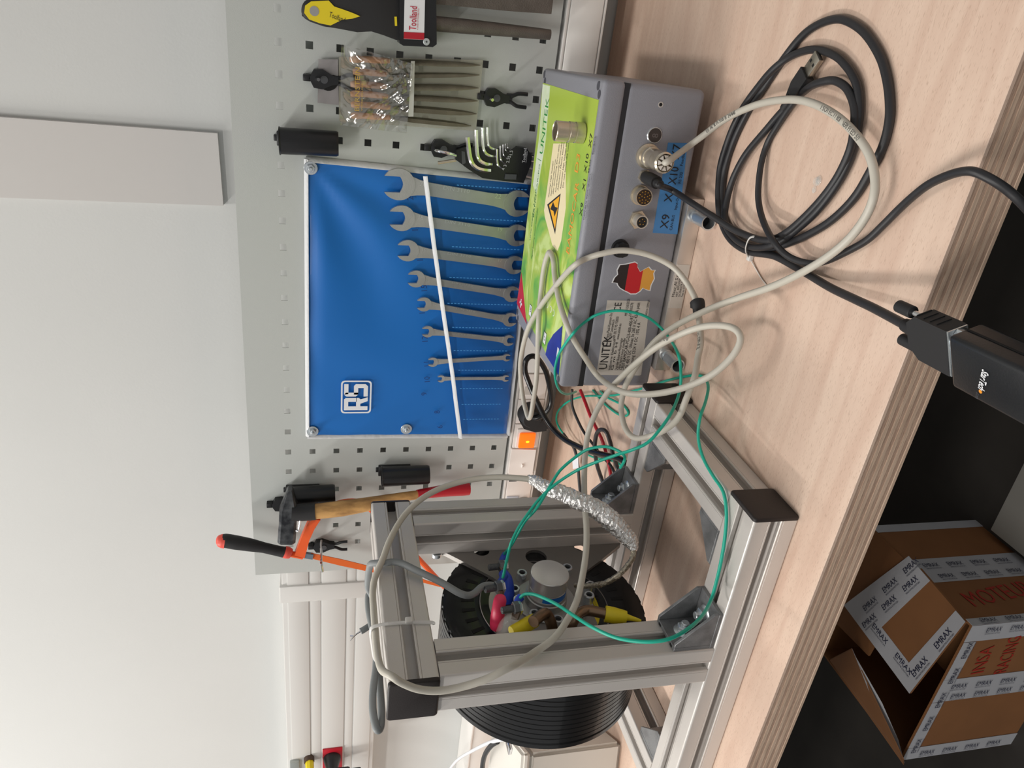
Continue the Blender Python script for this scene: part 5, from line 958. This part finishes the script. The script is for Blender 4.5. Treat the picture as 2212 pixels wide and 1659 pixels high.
obj('paper_tag', MB().solid([Vector(p) for p in [(-0.6116,-0.0906,0.838),(-0.5948,-0.1153,0.838),(-0.6167,-0.1133,0.833),(-0.6335,-0.0908,0.833)]], (.0003, -.0004, .0004)), white_m, tagl, 'white paper tag', smooth=0)
single('red_lead', MB().tube([(-0.4833,-0.0954,0.846),(-0.4906,-0.1198,0.845),(-0.5005,-0.1441,0.843),(-0.5092,-0.1706,0.84),(-0.5172,-0.1866,0.836),(-0.5308,-0.201,0.832),(-0.5495,-0.2158,0.828),(-0.5701,-0.231,0.826)], .0026, 10, 5), rwire_m, 'red lead running from under the grey box to the rear bracket', 'lead', 'leads behind the frame', smooth=60)
# mains plug in the bench duct
mp_ = thing('mains_plug', 'black round mains plug with ribbed strain relief in the bench duct beside the amber switch', 'plug', (-0.5964,0.02,0.8844))
q = Vector((-0.5744,-0.015,0.8951)); 
obj('plug_body', MB().lathe((q.x, -.0036, q.z), (0, -1, 0), [(.0205, 0), (.0205, .006), (.0185, .020), (.0150, .026), (.001, .026)], 36).solid([Vector(p) for p in [(-0.5833,-0.01,0.9139),(-0.5953,-0.01,0.9059),(-0.6021,-0.01,0.8853),(-0.5996,-0.01,0.8658),(-0.584,-0.01,0.8663),(-0.5747,-0.01,0.8824)]], (0, -.014, 0)), blackm_m, mp_, smooth=30)
obj('strain_relief', MB().tube([(-0.5886,-0.016,0.8722),(-0.5922,-0.018,0.864),(-0.5945,-0.022,0.8565),(-0.5978,-0.026,0.8505)], [.0062, .0056, .0048, .0038], 14, 4), blackm_m, mp_)
single('barcode_label', MB().solid([Vector(p) for p in [(-0.5253,-0.004,0.9084),(-0.5253,-0.004,0.8971),(-0.5403,-0.004,0.8968),(-0.5394,-0.004,0.9082)]], (0, -.0005, 0)), silver_m, 'small grey barcode label on the bench duct above the mains plug', 'label', smooth=0)

# ---------------- serial cable coil
sc_ = thing('serial_cable', 'dark grey cable coiled on the bench, ending in a black nine pin plug', 'cable', (-0.1235,-0.3784,0.8211))
S1 = [MC @ Vector((p10[0]-.001, -.030, p10[1]-.002)), MC @ Vector((p10[0]-.003, -.036, p10[1]-.0035))]+[(-0.1246,-0.3076,0.866),(-0.1301,-0.3456,0.856),(-0.1361,-0.3844,0.845),(-0.1389,-0.4071,0.839),(-0.1379,-0.4353,0.835),(-0.1346,-0.4553,0.834),(-0.1301,-0.467,0.833),(-0.1159,-0.4846,0.831),(-0.0936,-0.5028,0.829),(-0.074,-0.5155,0.828),(-0.0564,-0.5236,0.828),(-0.0367,-0.5283,0.829),(-0.019,-0.5239,0.829),(-0.0068,-0.517,0.829),(0.0039,-0.5025,0.829),(0.0081,-0.4862,0.83),(0.0063,-0.4739,0.832),(0.0015,-0.4588,0.832),(-0.0075,-0.4386,0.8275),(-0.0177,-0.4251,0.8275),(-0.028,-0.4138,0.8275),(-0.0449,-0.3985,0.828),(-0.0682,-0.3767,0.828),(-0.0881,-0.3651,0.828),(-0.107,-0.36,0.828),(-0.1277,-0.3643,0.83),(-0.1378,-0.3723,0.832),(-0.1453,-0.3834,0.832),(-0.1494,-0.4023,0.832),(-0.1493,-0.4231,0.832),(-0.145,-0.4443,0.832),(-0.1376,-0.4626,0.832),(-0.1283,-0.4755,0.83),(-0.1164,-0.4869,0.828),(-0.0945,-0.5064,0.827),(-0.0705,-0.5199,0.826),(-0.0482,-0.5271,0.826),(-0.0268,-0.5267,0.826),(-0.0101,-0.5216,0.826),(0.0043,-0.5124,0.826),(0.0137,-0.501,0.826),(0.0208,-0.487,0.826),(0.0262,-0.4711,0.826),(0.029,-0.4499,0.826),(0.0275,-0.4276,0.826),(0.0201,-0.4031,0.826),(0.0074,-0.3858,0.829),(-0.01,-0.3674,0.829),(-0.0291,-0.3508,0.829),(-0.0473,-0.3409,0.829),(-0.0666,-0.3349,0.829),(-0.0896,-0.3302,0.828),(-0.1124,-0.3367,0.828),(-0.1335,-0.3488,0.828),(-0.1473,-0.3635,0.827),(-0.1556,-0.3824,0.826),(-0.1572,-0.4059,0.826),(-0.1547,-0.4289,0.826),(-0.148,-0.457,0.826),(-0.1459,-0.4732,0.826),(-0.1454,-0.4987,0.826),(-0.1445,-0.5276,0.828),(-0.1424,-0.5621,0.833),(-0.1366,-0.6051,0.842),(-0.1328,-0.633,0.848)]+[Vector((-0.1252,-0.7075,0.86))-(Vector((-0.122,-0.7284,0.862))-Vector((-0.1267,-0.6722,0.858))).normalized()*.032]
obj('cable_sheath', MB().tube(S1, .0034, 12, 6), coat_m, sc_, smooth=60)
xa = MC @ Vector((p10[0], -.0035, p10[1])); xb = MC @ Vector((p10[0], -.014, p10[1])); xc = MC @ Vector((p10[0]-.001, -.030, p10[1]-.002))
obj('round_plug', MB().tube([xa, xb, xc], [.0062, .0070, .0068], 22, 3).tube([xc, xc+(xc-xb).normalized()*.008], [.0050, .0042], 16, 3), blackm_m, sc_)
# second coil turn, big loop
S2 = [(-0.1481,-0.4349,0.8247),(-0.1513,-0.4091,0.8247),(-0.1493,-0.3837,0.8247),(-0.1418,-0.3614,0.8247),(-0.1274,-0.3466,0.8247),(-0.1089,-0.3381,0.8247),(-0.0931,-0.3352,0.8247),(-0.0758,-0.3365,0.8247),(-0.0548,-0.3427,0.8247),(-0.0298,-0.3555,0.8247),(-0.0073,-0.3733,0.8247),(0.0171,-0.3923,0.8247),(0.0367,-0.4113,0.8247),(0.0471,-0.4296,0.8247),(0.0529,-0.4521,0.8247),(0.0522,-0.4726,0.8247),(0.0449,-0.4978,0.8247),(0.0307,-0.523,0.8247),(0.017,-0.5382,0.8247),(0.002,-0.5496,0.8247),(-0.0125,-0.5566,0.8247),(-0.0296,-0.5586,0.8247),(-0.0487,-0.5542,0.8247),(-0.0727,-0.5452,0.8247),(-0.0963,-0.5261,0.8247),(-0.1158,-0.5012,0.8247),(-0.1315,-0.4756,0.8247),(-0.1423,-0.4535,0.8247),(-0.1489,-0.4353,0.8247)]
obj('cable_sheath', MB().tube(S2, .0035, 12, 6), coat_m, sc_, smooth=60)
# D-sub plug
fwd = (Vector((-0.122,-0.7284,0.862))-Vector((-0.1267,-0.6722,0.858))); fwd.normalize()
c1 = Vector((-0.1252,-0.7075,0.86)); sd = fwd.cross(Vector((0, 0, 1))).normalized(); upv = sd.cross(fwd).normalized()
sd_, up_0 = sd.copy(), upv.copy(); RA = math.radians(-24); sd = sd_*math.cos(RA)+up_0*math.sin(RA); upv = up_0*math.cos(RA)-sd_*math.sin(RA)
MD = Matrix((( fwd.x, sd.x, upv.x, c1.x), (fwd.y, sd.y, upv.y, c1.y), (fwd.z, sd.z, upv.z, c1.z), (0, 0, 0, 1)))
hood = obj('plug_hood', MB(MD).solid([(-.021, .0085, -.0068), (-.012, .0158, -.0068), (.017, .0158, -.0068), (.017, -.0158, -.0068), (-.012, -.0158, -.0068), (-.021, -.0085, -.0068)], (0, 0, .0136)), blackm_m, sc_, 'black nine pin plug hood')
for k in range(4): obj('grip_rib', MB(MD).box(-.012+k*.006, -.0112+k*.006, -.0164, -.0150, -.005, .005), blackm_m, hood)
obj('cable_boot', MB(MD).tube([(-.033, 0, 0), (-.027, 0, 0), (-.018, 0, 0)], [.0045, .0050, .0058], 16, 3), blackm_m, sc_)
for s_ in (-1, 1):
    th2 = obj('thumbscrew', MB(MD).cyl((-.038, s_*.0125, .0), (-.023, s_*.0125, .0), .0042, 20, bev=.0006), blackm_m, sc_)
    obj('screw_shaft', MB(MD).cyl((-.024, s_*.0125, 0), (-.012, s_*.0125, 0), .0020, 12), chrome_m, th2)
obj('plug_shell', MB(MD).box(.017, .0185, -.0155, .0155, -.0064, .0064).box(.018, .024, -.0088, .0088, -.0045, .0045, bev=.001), zinc_m, sc_)
# usb to serial adapter
ua = thing('serial_adapter', 'black adapter box with orange dotted logo hanging off the bench edge, with usb cable', 'adapter', MD @ Vector((.05, 0, 0)))
obj('adapter_case', MB(MD).box(.024, .095, -.0175, .0185, -.0110, .0110, bev=.003, seg=3), mat('satin black case', (24, 26, 30), .32, bump=.1, bscale=700), ua)
obj('case_seam', MB(MD).box(.0235, .0955, -.0180, -.0176, -.0006, .0006), hole_m, ua)
for s_ in (-1, 1): obj('hex_standoff', MB(MD).cyl((.0188, s_*.0125, 0), (.0242, s_*.0125, 0), .0032, 6), zinc_m, ua)
Rd = MD.to_3x3(); lg = MD @ Vector((.050, .0135, .01115))
text('StarTech', MD @ Vector((.0520, -.0065, .0112)), Rd @ Vector((-.30, 1, 0)), Rd @ Vector((1, .30, 0)), white_m, ua, size=.0050, width=.015, name='brand_print', bold=.02)
text('.com', MD @ Vector((.0462, .0110, .0112)), Rd @ Vector((-.30, 1, 0)), Rd @ Vector((1, .30, 0)), dgrey_m, ua, size=.0030, width=.005, name='brand_print')
dt = MD @ Vector((.0475, .0022, .0111)); obj('logo_dot', MB(MD).cyl((.0490, .0100, .0110), (.0490, .0100, .0113), .0012, 14), mat('orange dot', (240, 150, 40), .5), ua)
U1 = [(-0.0133,-0.4327,0.828),(-0.018,-0.4291,0.8275),(-0.0234,-0.4241,0.827),(-0.0388,-0.412,0.8255),(-0.055,-0.4028,0.825),(-0.0745,-0.4052,0.8275),(-0.0961,-0.4137,0.829),(-0.11,-0.4244,0.83),(-0.1206,-0.4455,0.834),(-0.1278,-0.4761,0.841),(-0.1344,-0.4918,0.838),(-0.1366,-0.5069,0.834),(-0.1334,-0.5264,0.831),(-0.1249,-0.5433,0.829),(-0.1104,-0.5627,0.828),(-0.0971,-0.5778,0.827),(-0.0824,-0.5889,0.827),(-0.068,-0.5999,0.828),(-0.0543,-0.6144,0.832),(-0.0432,-0.629,0.836),(-0.0338,-0.6468,0.84),(-0.0288,-0.6601,0.842),(-0.0279,-0.6682,0.841),(-0.0303,-0.6768,0.836),(-0.0348,-0.6832,0.828),(-0.0418,-0.6889,0.818),(-0.0561,-0.6915,0.795),(-0.0749,-0.6902,0.765)]+[MD @ Vector((.21, .03, -.03)), MD @ Vector((.16, .012, -.012)), MD @ Vector((.12, .001, -.002)), MD @ Vector((.0945, 0, 0))]
obj('adapter_cable', MB().tube(U1, .0030, 12, 6), coat_m, ua, smooth=60)
u0 = Vector((-0.012,-0.4276,0.829)); u1 = Vector((0.0249,-0.4531,0.829)); fu = (u1-u0).normalized(); su = fu.cross(Vector((0, 0, 1))).normalized()
MU = Matrix(((fu.x, su.x, 0, u0.x), (fu.y, su.y, 0, u0.y), (fu.z, su.z, 1, u0.z), (0, 0, 0, 1)))
LU = (u1-u0).length
obj('usb_grip', MB(MU).solid([(0, .0032, -.004), (.004, .0050, -.004), (.011, .0078, -.004), (LU*.60, .0078, -.004), (LU*.60, -.0078, -.004), (.011, -.0078, -.004), (.004, -.0050, -.004), (0, -.0032, -.004)], (0, 0, .008)), blackm_m, ua, 'black usb plug grip')
us = obj('usb_shell', MB(MU).box(LU*.60, LU, -.0060, .0060, -.00225, .00225, bev=.0004), mat('usb steel', (190, 184, 172), .3, 1), ua, 'metal usb shell')
for s_ in (-1, 1): obj('shell_window', MB(MU).box(LU*.80, LU*.80+.0026, s_*.0030-.0012, s_*.0030+.0012, .0022, .0024), hole_m, us, smooth=0)
obj('boot', MB(MU).tube([(-.012, 0, 0), (-.004, 0, 0), (.003, 0, 0)], [.0036, .0042, .0046], 14, 3), blackm_m, ua)
tt = thing('bundle_tie', 'white nylon tie with long tail around the coiled dark cables', 'cable tie', (-0.1575,-0.4104,0.8211))
obj('strap', MB().tube([(-0.1372,-0.442,0.834),(-0.1356,-0.4404,0.8375),(-0.139,-0.4368,0.8395),(-0.1466,-0.4326,0.838),(-0.1535,-0.428,0.834),(-0.1592,-0.4238,0.828),(-0.1621,-0.4218,0.824)], .0013, 8, 5, flat=.5), tie_m, tt)
q = Vector((-0.1618,-0.4226,0.824)); obj('lock_head', MB().box(q.x-.003, q.x+.003, q.y-.003, q.y+.003, q.z-.0022, q.z+.0022, bev=.0006), tie_m, tt)
obj('tail', MB().tube([(-0.1632,-0.4228,0.8232),(-0.1688,-0.4344,0.8224),(-0.1743,-0.4485,0.8222),(-0.177,-0.4583,0.822)], .0011, 8, 5, flat=.5), tie_m, tt)
gl = Vector((-0.0744,-0.4913,0.8211)); m = MB(); 
for k in range(6): m.sphere((gl.x+random.uniform(-.006, .006), gl.y+random.uniform(-.005, .005), ZT+.0006), random.uniform(.002, .0045), 12, (1, 1, .35))
single('glue_blob', m, clear2_m, 'small clear glue blob on the bench inside the cable coil', 'glue')

# ---------------- things left of and under the bench
wc = thing('white_case', 'white plastic case with a clear latch standing on the bench behind the motor', 'case', (-0.8866,-0.4322,0.8211))
Q0 = Vector((-0.8788,-0.4225,0.8211)); Q1 = Vector((-0.8591,-0.4247,0.958)); zt_ = Q1.z
dF = Vector((-.20, -.045, 0))
dB = Vector((-.11, .15, 0))
bs = [Vector((Q0.x, Q0.y, ZT)), Vector((Q0.x, Q0.y, ZT))+dF*1.2, Vector((Q0.x, Q0.y, ZT))+dF*1.2+dB, Vector((Q0.x, Q0.y, ZT))+dB]
hz = zt_-ZT
m = MB().rings([[p+Vector((0, 0, z_)) for p in bs] for z_ in (0, hz)]); bmesh.ops.bevel(m.bm, geom=list(m.bm.edges), offset=.006, segments=3, affect='EDGES')
obj('case_body', m, mat('ivory plastic', (206, 202, 194), .45), wc, smooth=40)
m = MB().rings([[p+(p-(bs[0]+bs[2])/2)*.03+Vector((0, 0, z_)) for p in bs] for z_ in (hz, hz+.012)]); bmesh.ops.bevel(m.bm, geom=list(m.bm.edges), offset=.004, segments=2, affect='EDGES')
obj('case_cover', m, mat('white lid plastic', (226, 222, 214), .4), wc, smooth=40)
lc = Vector((-0.923,-0.3742,0.972)); obj('latch', MB().box(lc.x-.006, lc.x+.006, lc.y-.010, lc.y+.010, lc.z-.002, lc.z+.003, bev=.001), chrome_m, wc)
single('white_lead', MB().tube([(-0.8078,-0.4536,0.972),(-0.7815,-0.4674,0.985),(-0.9439,-0.347,0.985),(-1.1383,-0.2186,0.98),(-1.3295,-0.0996,0.975),(-1.5236,0.0016,0.97)], .0030, 10, 5), white_m, 'white lead curving behind the motor above the white case', 'lead', smooth=60)
single('dark_lead', MB().tube([(-0.9511,-0.3438,0.98),(-0.9793,-0.3296,0.985),(-1.0311,-0.307,0.985),(-1.0875,-0.2897,0.98),(-1.1199,-0.2925,0.975)], .0040, 10, 5), coat_m, 'dark grey lead bending down behind the motor beside the white case', 'lead', smooth=60)

# cardboard box on the floor under the bench
cb = thing('cardboard_box', 'torn open brown cardboard box with white printed tape under the bench', 'box', (-.91, -.26, 0))
zr = .24; x0, x1, y0, y1 = -1.071, -.751, -.389, -.137; t_ = .004
obj('front_panel', MB().box(x0, x1, y0, y0+t_, 0, zr), card_m, cb, smooth=0)
obj('back_panel', MB().box(x0, x1, y1-t_, y1, 0, zr), card_m, cb, smooth=0)
obj('right_panel', MB().box(x1-t_, x1, y0+t_, y1-t_, 0, zr), card_m, cb, smooth=0)
obj('left_panel', MB().box(x0, x0+t_, y0+t_, y1-t_, 0, zr), card_m, cb, smooth=0)
obj('bottom_panel', MB().box(x0+t_, x1-t_, y0+t_, y1-t_, 0, .004), cardin_m, cb, smooth=0)
FLP = [Vector(p) for p in [(-0.752,-0.3788,0.243),(-0.7398,-0.2672,0.243),(-0.9172,-0.2096,0.262),(-0.9305,-0.3631,0.2616)]]
obj('top_flap', MB().solid(FLP, (0, 0, -.004)), card_m, cb, 'torn top flap framed by tape', smooth=0)
obj('rear_flap', MB().solid([Vector((x1, -.262, .241)), Vector((x1, -.139, .241)), Vector((-.98, -.139, .246)), Vector((-.95, -.262, .262))], (0, 0, -.004)), card_m, cb, smooth=0)
sf = [(-1.0727,-0.3958,0.24),(-1.0625,-0.1682,0.24),(-0.9474,-0.2431,0.285),(-1.0413,-0.4069,0.262)]
obj('side_flap', MB().solid([Vector(p) for p in sf], (-.003, 0, 0)), card_m, cb, smooth=0)
obj('tape_strip', MB().solid([Vector(p)+Vector((.001, 0, 0)) for p in [(-1.0647,-0.3991,0.246),(-1.0325,-0.378,0.255),(-0.9955,-0.3292,0.266),(-0.955,-0.2581,0.285),(-0.9458,-0.2465,0.288),(-0.9955,-0.298,0.272),(-1.0392,-0.363,0.258)]], (.0006, 0, 0)), tape_m, cb, smooth=0)
TQ = [0]
def tq(P, off=(0, 0, .0006)):
    TQ[0] += 1; off = Vector(off); d_ = off.normalized()*(.00011*(TQ[0] % 6)); P = [Vector(p)+d_ for p in P]
    return obj('tape_strip', MB().solid([Vector(p) for p in P], off), tape_m, cb, smooth=0)
def tapetext(a, b, nrm, sizes, rows, n, jit=0):
    # EMRAX repeated along a->b
    a, b, nrm = Vector(a), Vector(b), Vector(nrm).normalized(); d = (b-a); L_ = d.length; d.normalize(); up = nrm.cross(d)
    for r_ in range(rows):
        for k in range(n):
            s0 = L_*(k+.12+.35*(r_ % 2))/n
            if s0+L_*.5/n > L_: continue
            o = a+d*s0+up*(sizes*2.2*r_)+nrm*.0020
            text('EMRAX', o, d, up, navy_m, cb, size=sizes, width=min(.045, L_*.62/n), name='tape_print', lift=0)
            text('INNOVATIVE E-MOTORS', o-up*sizes*.55, d, up, navy_m, cb, size=sizes*.28, width=min(.045, L_*.62/n), name='tape_print', lift=0)
up_ = (FLP[1]-FLP[0]); 
A_, B_, C_, D_ = FLP[1], FLP[2], FLP[3], FLP[0]
def L3(p, q, f): return p+(q-p)*f
wd1 = .20
tq([L3(A_, D_, -.26), L3(B_, C_, -.26), L3(B_, C_, .26), L3(A_, D_, .24)], (0, 0, .0009)); tq([B_, C_, L3(C_, D_, .22), L3(B_, A_, .22)]); tq([C_, D_, L3(D_, A_, .20), L3(C_, B_, .22)])
nz = (B_-A_).cross(C_-A_).normalized(); nz = nz if nz.z > 0 else -nz
tapetext(B_+(C_-B_)*.13, A_+(D_-A_)*.12, nz, .0100, 2, 3)
tapetext(L3(B_, C_, .12)+(A_-B_)*.13, C_+(D_-C_)*.14, nz, .0100, 1, 2)
tapetext(L3(C_, B_, .06)+(D_-C_)*.12, D_+(C_-D_)*.06+(A_-D_)*.05, nz, .0100, 1, 2)
# vertical tapes on the side panels
def vt(x, ya, yb, za, zb): tq([(x+.0002, ya, za), (x+.0002, yb, za), (x+.0002, yb, zb), (x+.0002, ya, zb)], (.0006, 0, 0))
vt(x1, -.292, -.234, 0, zr-.0005); vt(x1, y1-.02, y1, 0, zr); vt(x1, y0, y0+.014, 0, zr)
tapetext((x1+.0008, -.256, .225), (x1+.0008, -.256, .02), (1, 0, 0), .0095, 1, 4); tapetext((x1+.0008, -.284, .215), (x1+.0008, -.284, .02), (1, 0, 0), .0095, 1, 4)
tapetext((x1+.0008, y0+.003, .225), (x1+.0008, y0+.003, .02), (1, 0, 0), .008, 1, 4)
def ht(y, xa, xb, za, zb): tq([(xa, y-.0002, za), (xb, y-.0002, za), (xb, y-.0002, zb), (xa, y-.0002, zb)], (0, -.0006, 0))
ht(y0, x1-.035, x1, 0, zr); ht(y0, -.925, -.872, 0, zr); ht(y0, x0, x0+.030, 0, zr); ht(y0, x0+.031, -.926, zr-.024, zr); ht(y0, -.871, x1-.036, zr-.024, zr)
tapetext((-.893, y0-.0008, .225), (-.893, y0-.0008, .02), (0, -1, 0), .0095, 1, 4); tapetext((-.917, y0-.0008, .215), (-.917, y0-.0008, .02), (0, -1, 0), .0095, 1, 4)
tapetext((x0+.012, y0-.0008, zr-.018), (x1-.02, y0-.0008, zr-.018), (0, -1, 0), .0100, 1, 5)
tapetext((x1-.015, y0-.0008, .215), (x1-.015, y0-.0008, .02), (0, -1, 0), .0095, 1, 4); tapetext((x0+.010, y0-.0008, .215), (x0+.010, y0-.0008, .02), (0, -1, 0), .0095, 1, 4)
text('INSA', (-.862, y0-.0012, .165), (1, 0, .12), (-.12, 0, 1), marker_m, cb, size=.026, width=.062, name='marker_writing', lift=0)
text('RACING', (-.868, y0-.0012, .115), (1, 0, .12), (-.12, 0, 1), marker_m, cb, size=.026, width=.085, name='marker_writing', lift=0)
text('MOTEUR', (x1+.0012, -.352, .20), (0, .12, -1), (0, 1, .12), marker_m, cb, size=.032, width=.150, name='marker_writing', lift=0)
bd = [Vector(p) for p in [(-0.6387,-0.2034,0.02),(0.045,-0.2369,0.02),(-0.0118,-0.5347,0.02),(-0.6056,-0.5125,0.02),(-0.7714,-0.2018,0.02)]]
single('grey_board', MB().box(-.735, .6, -.75, -.185, 0, .018, bev=.002), lgrey_m, 'pale grey board lying on the floor right of the cardboard box', 'board')
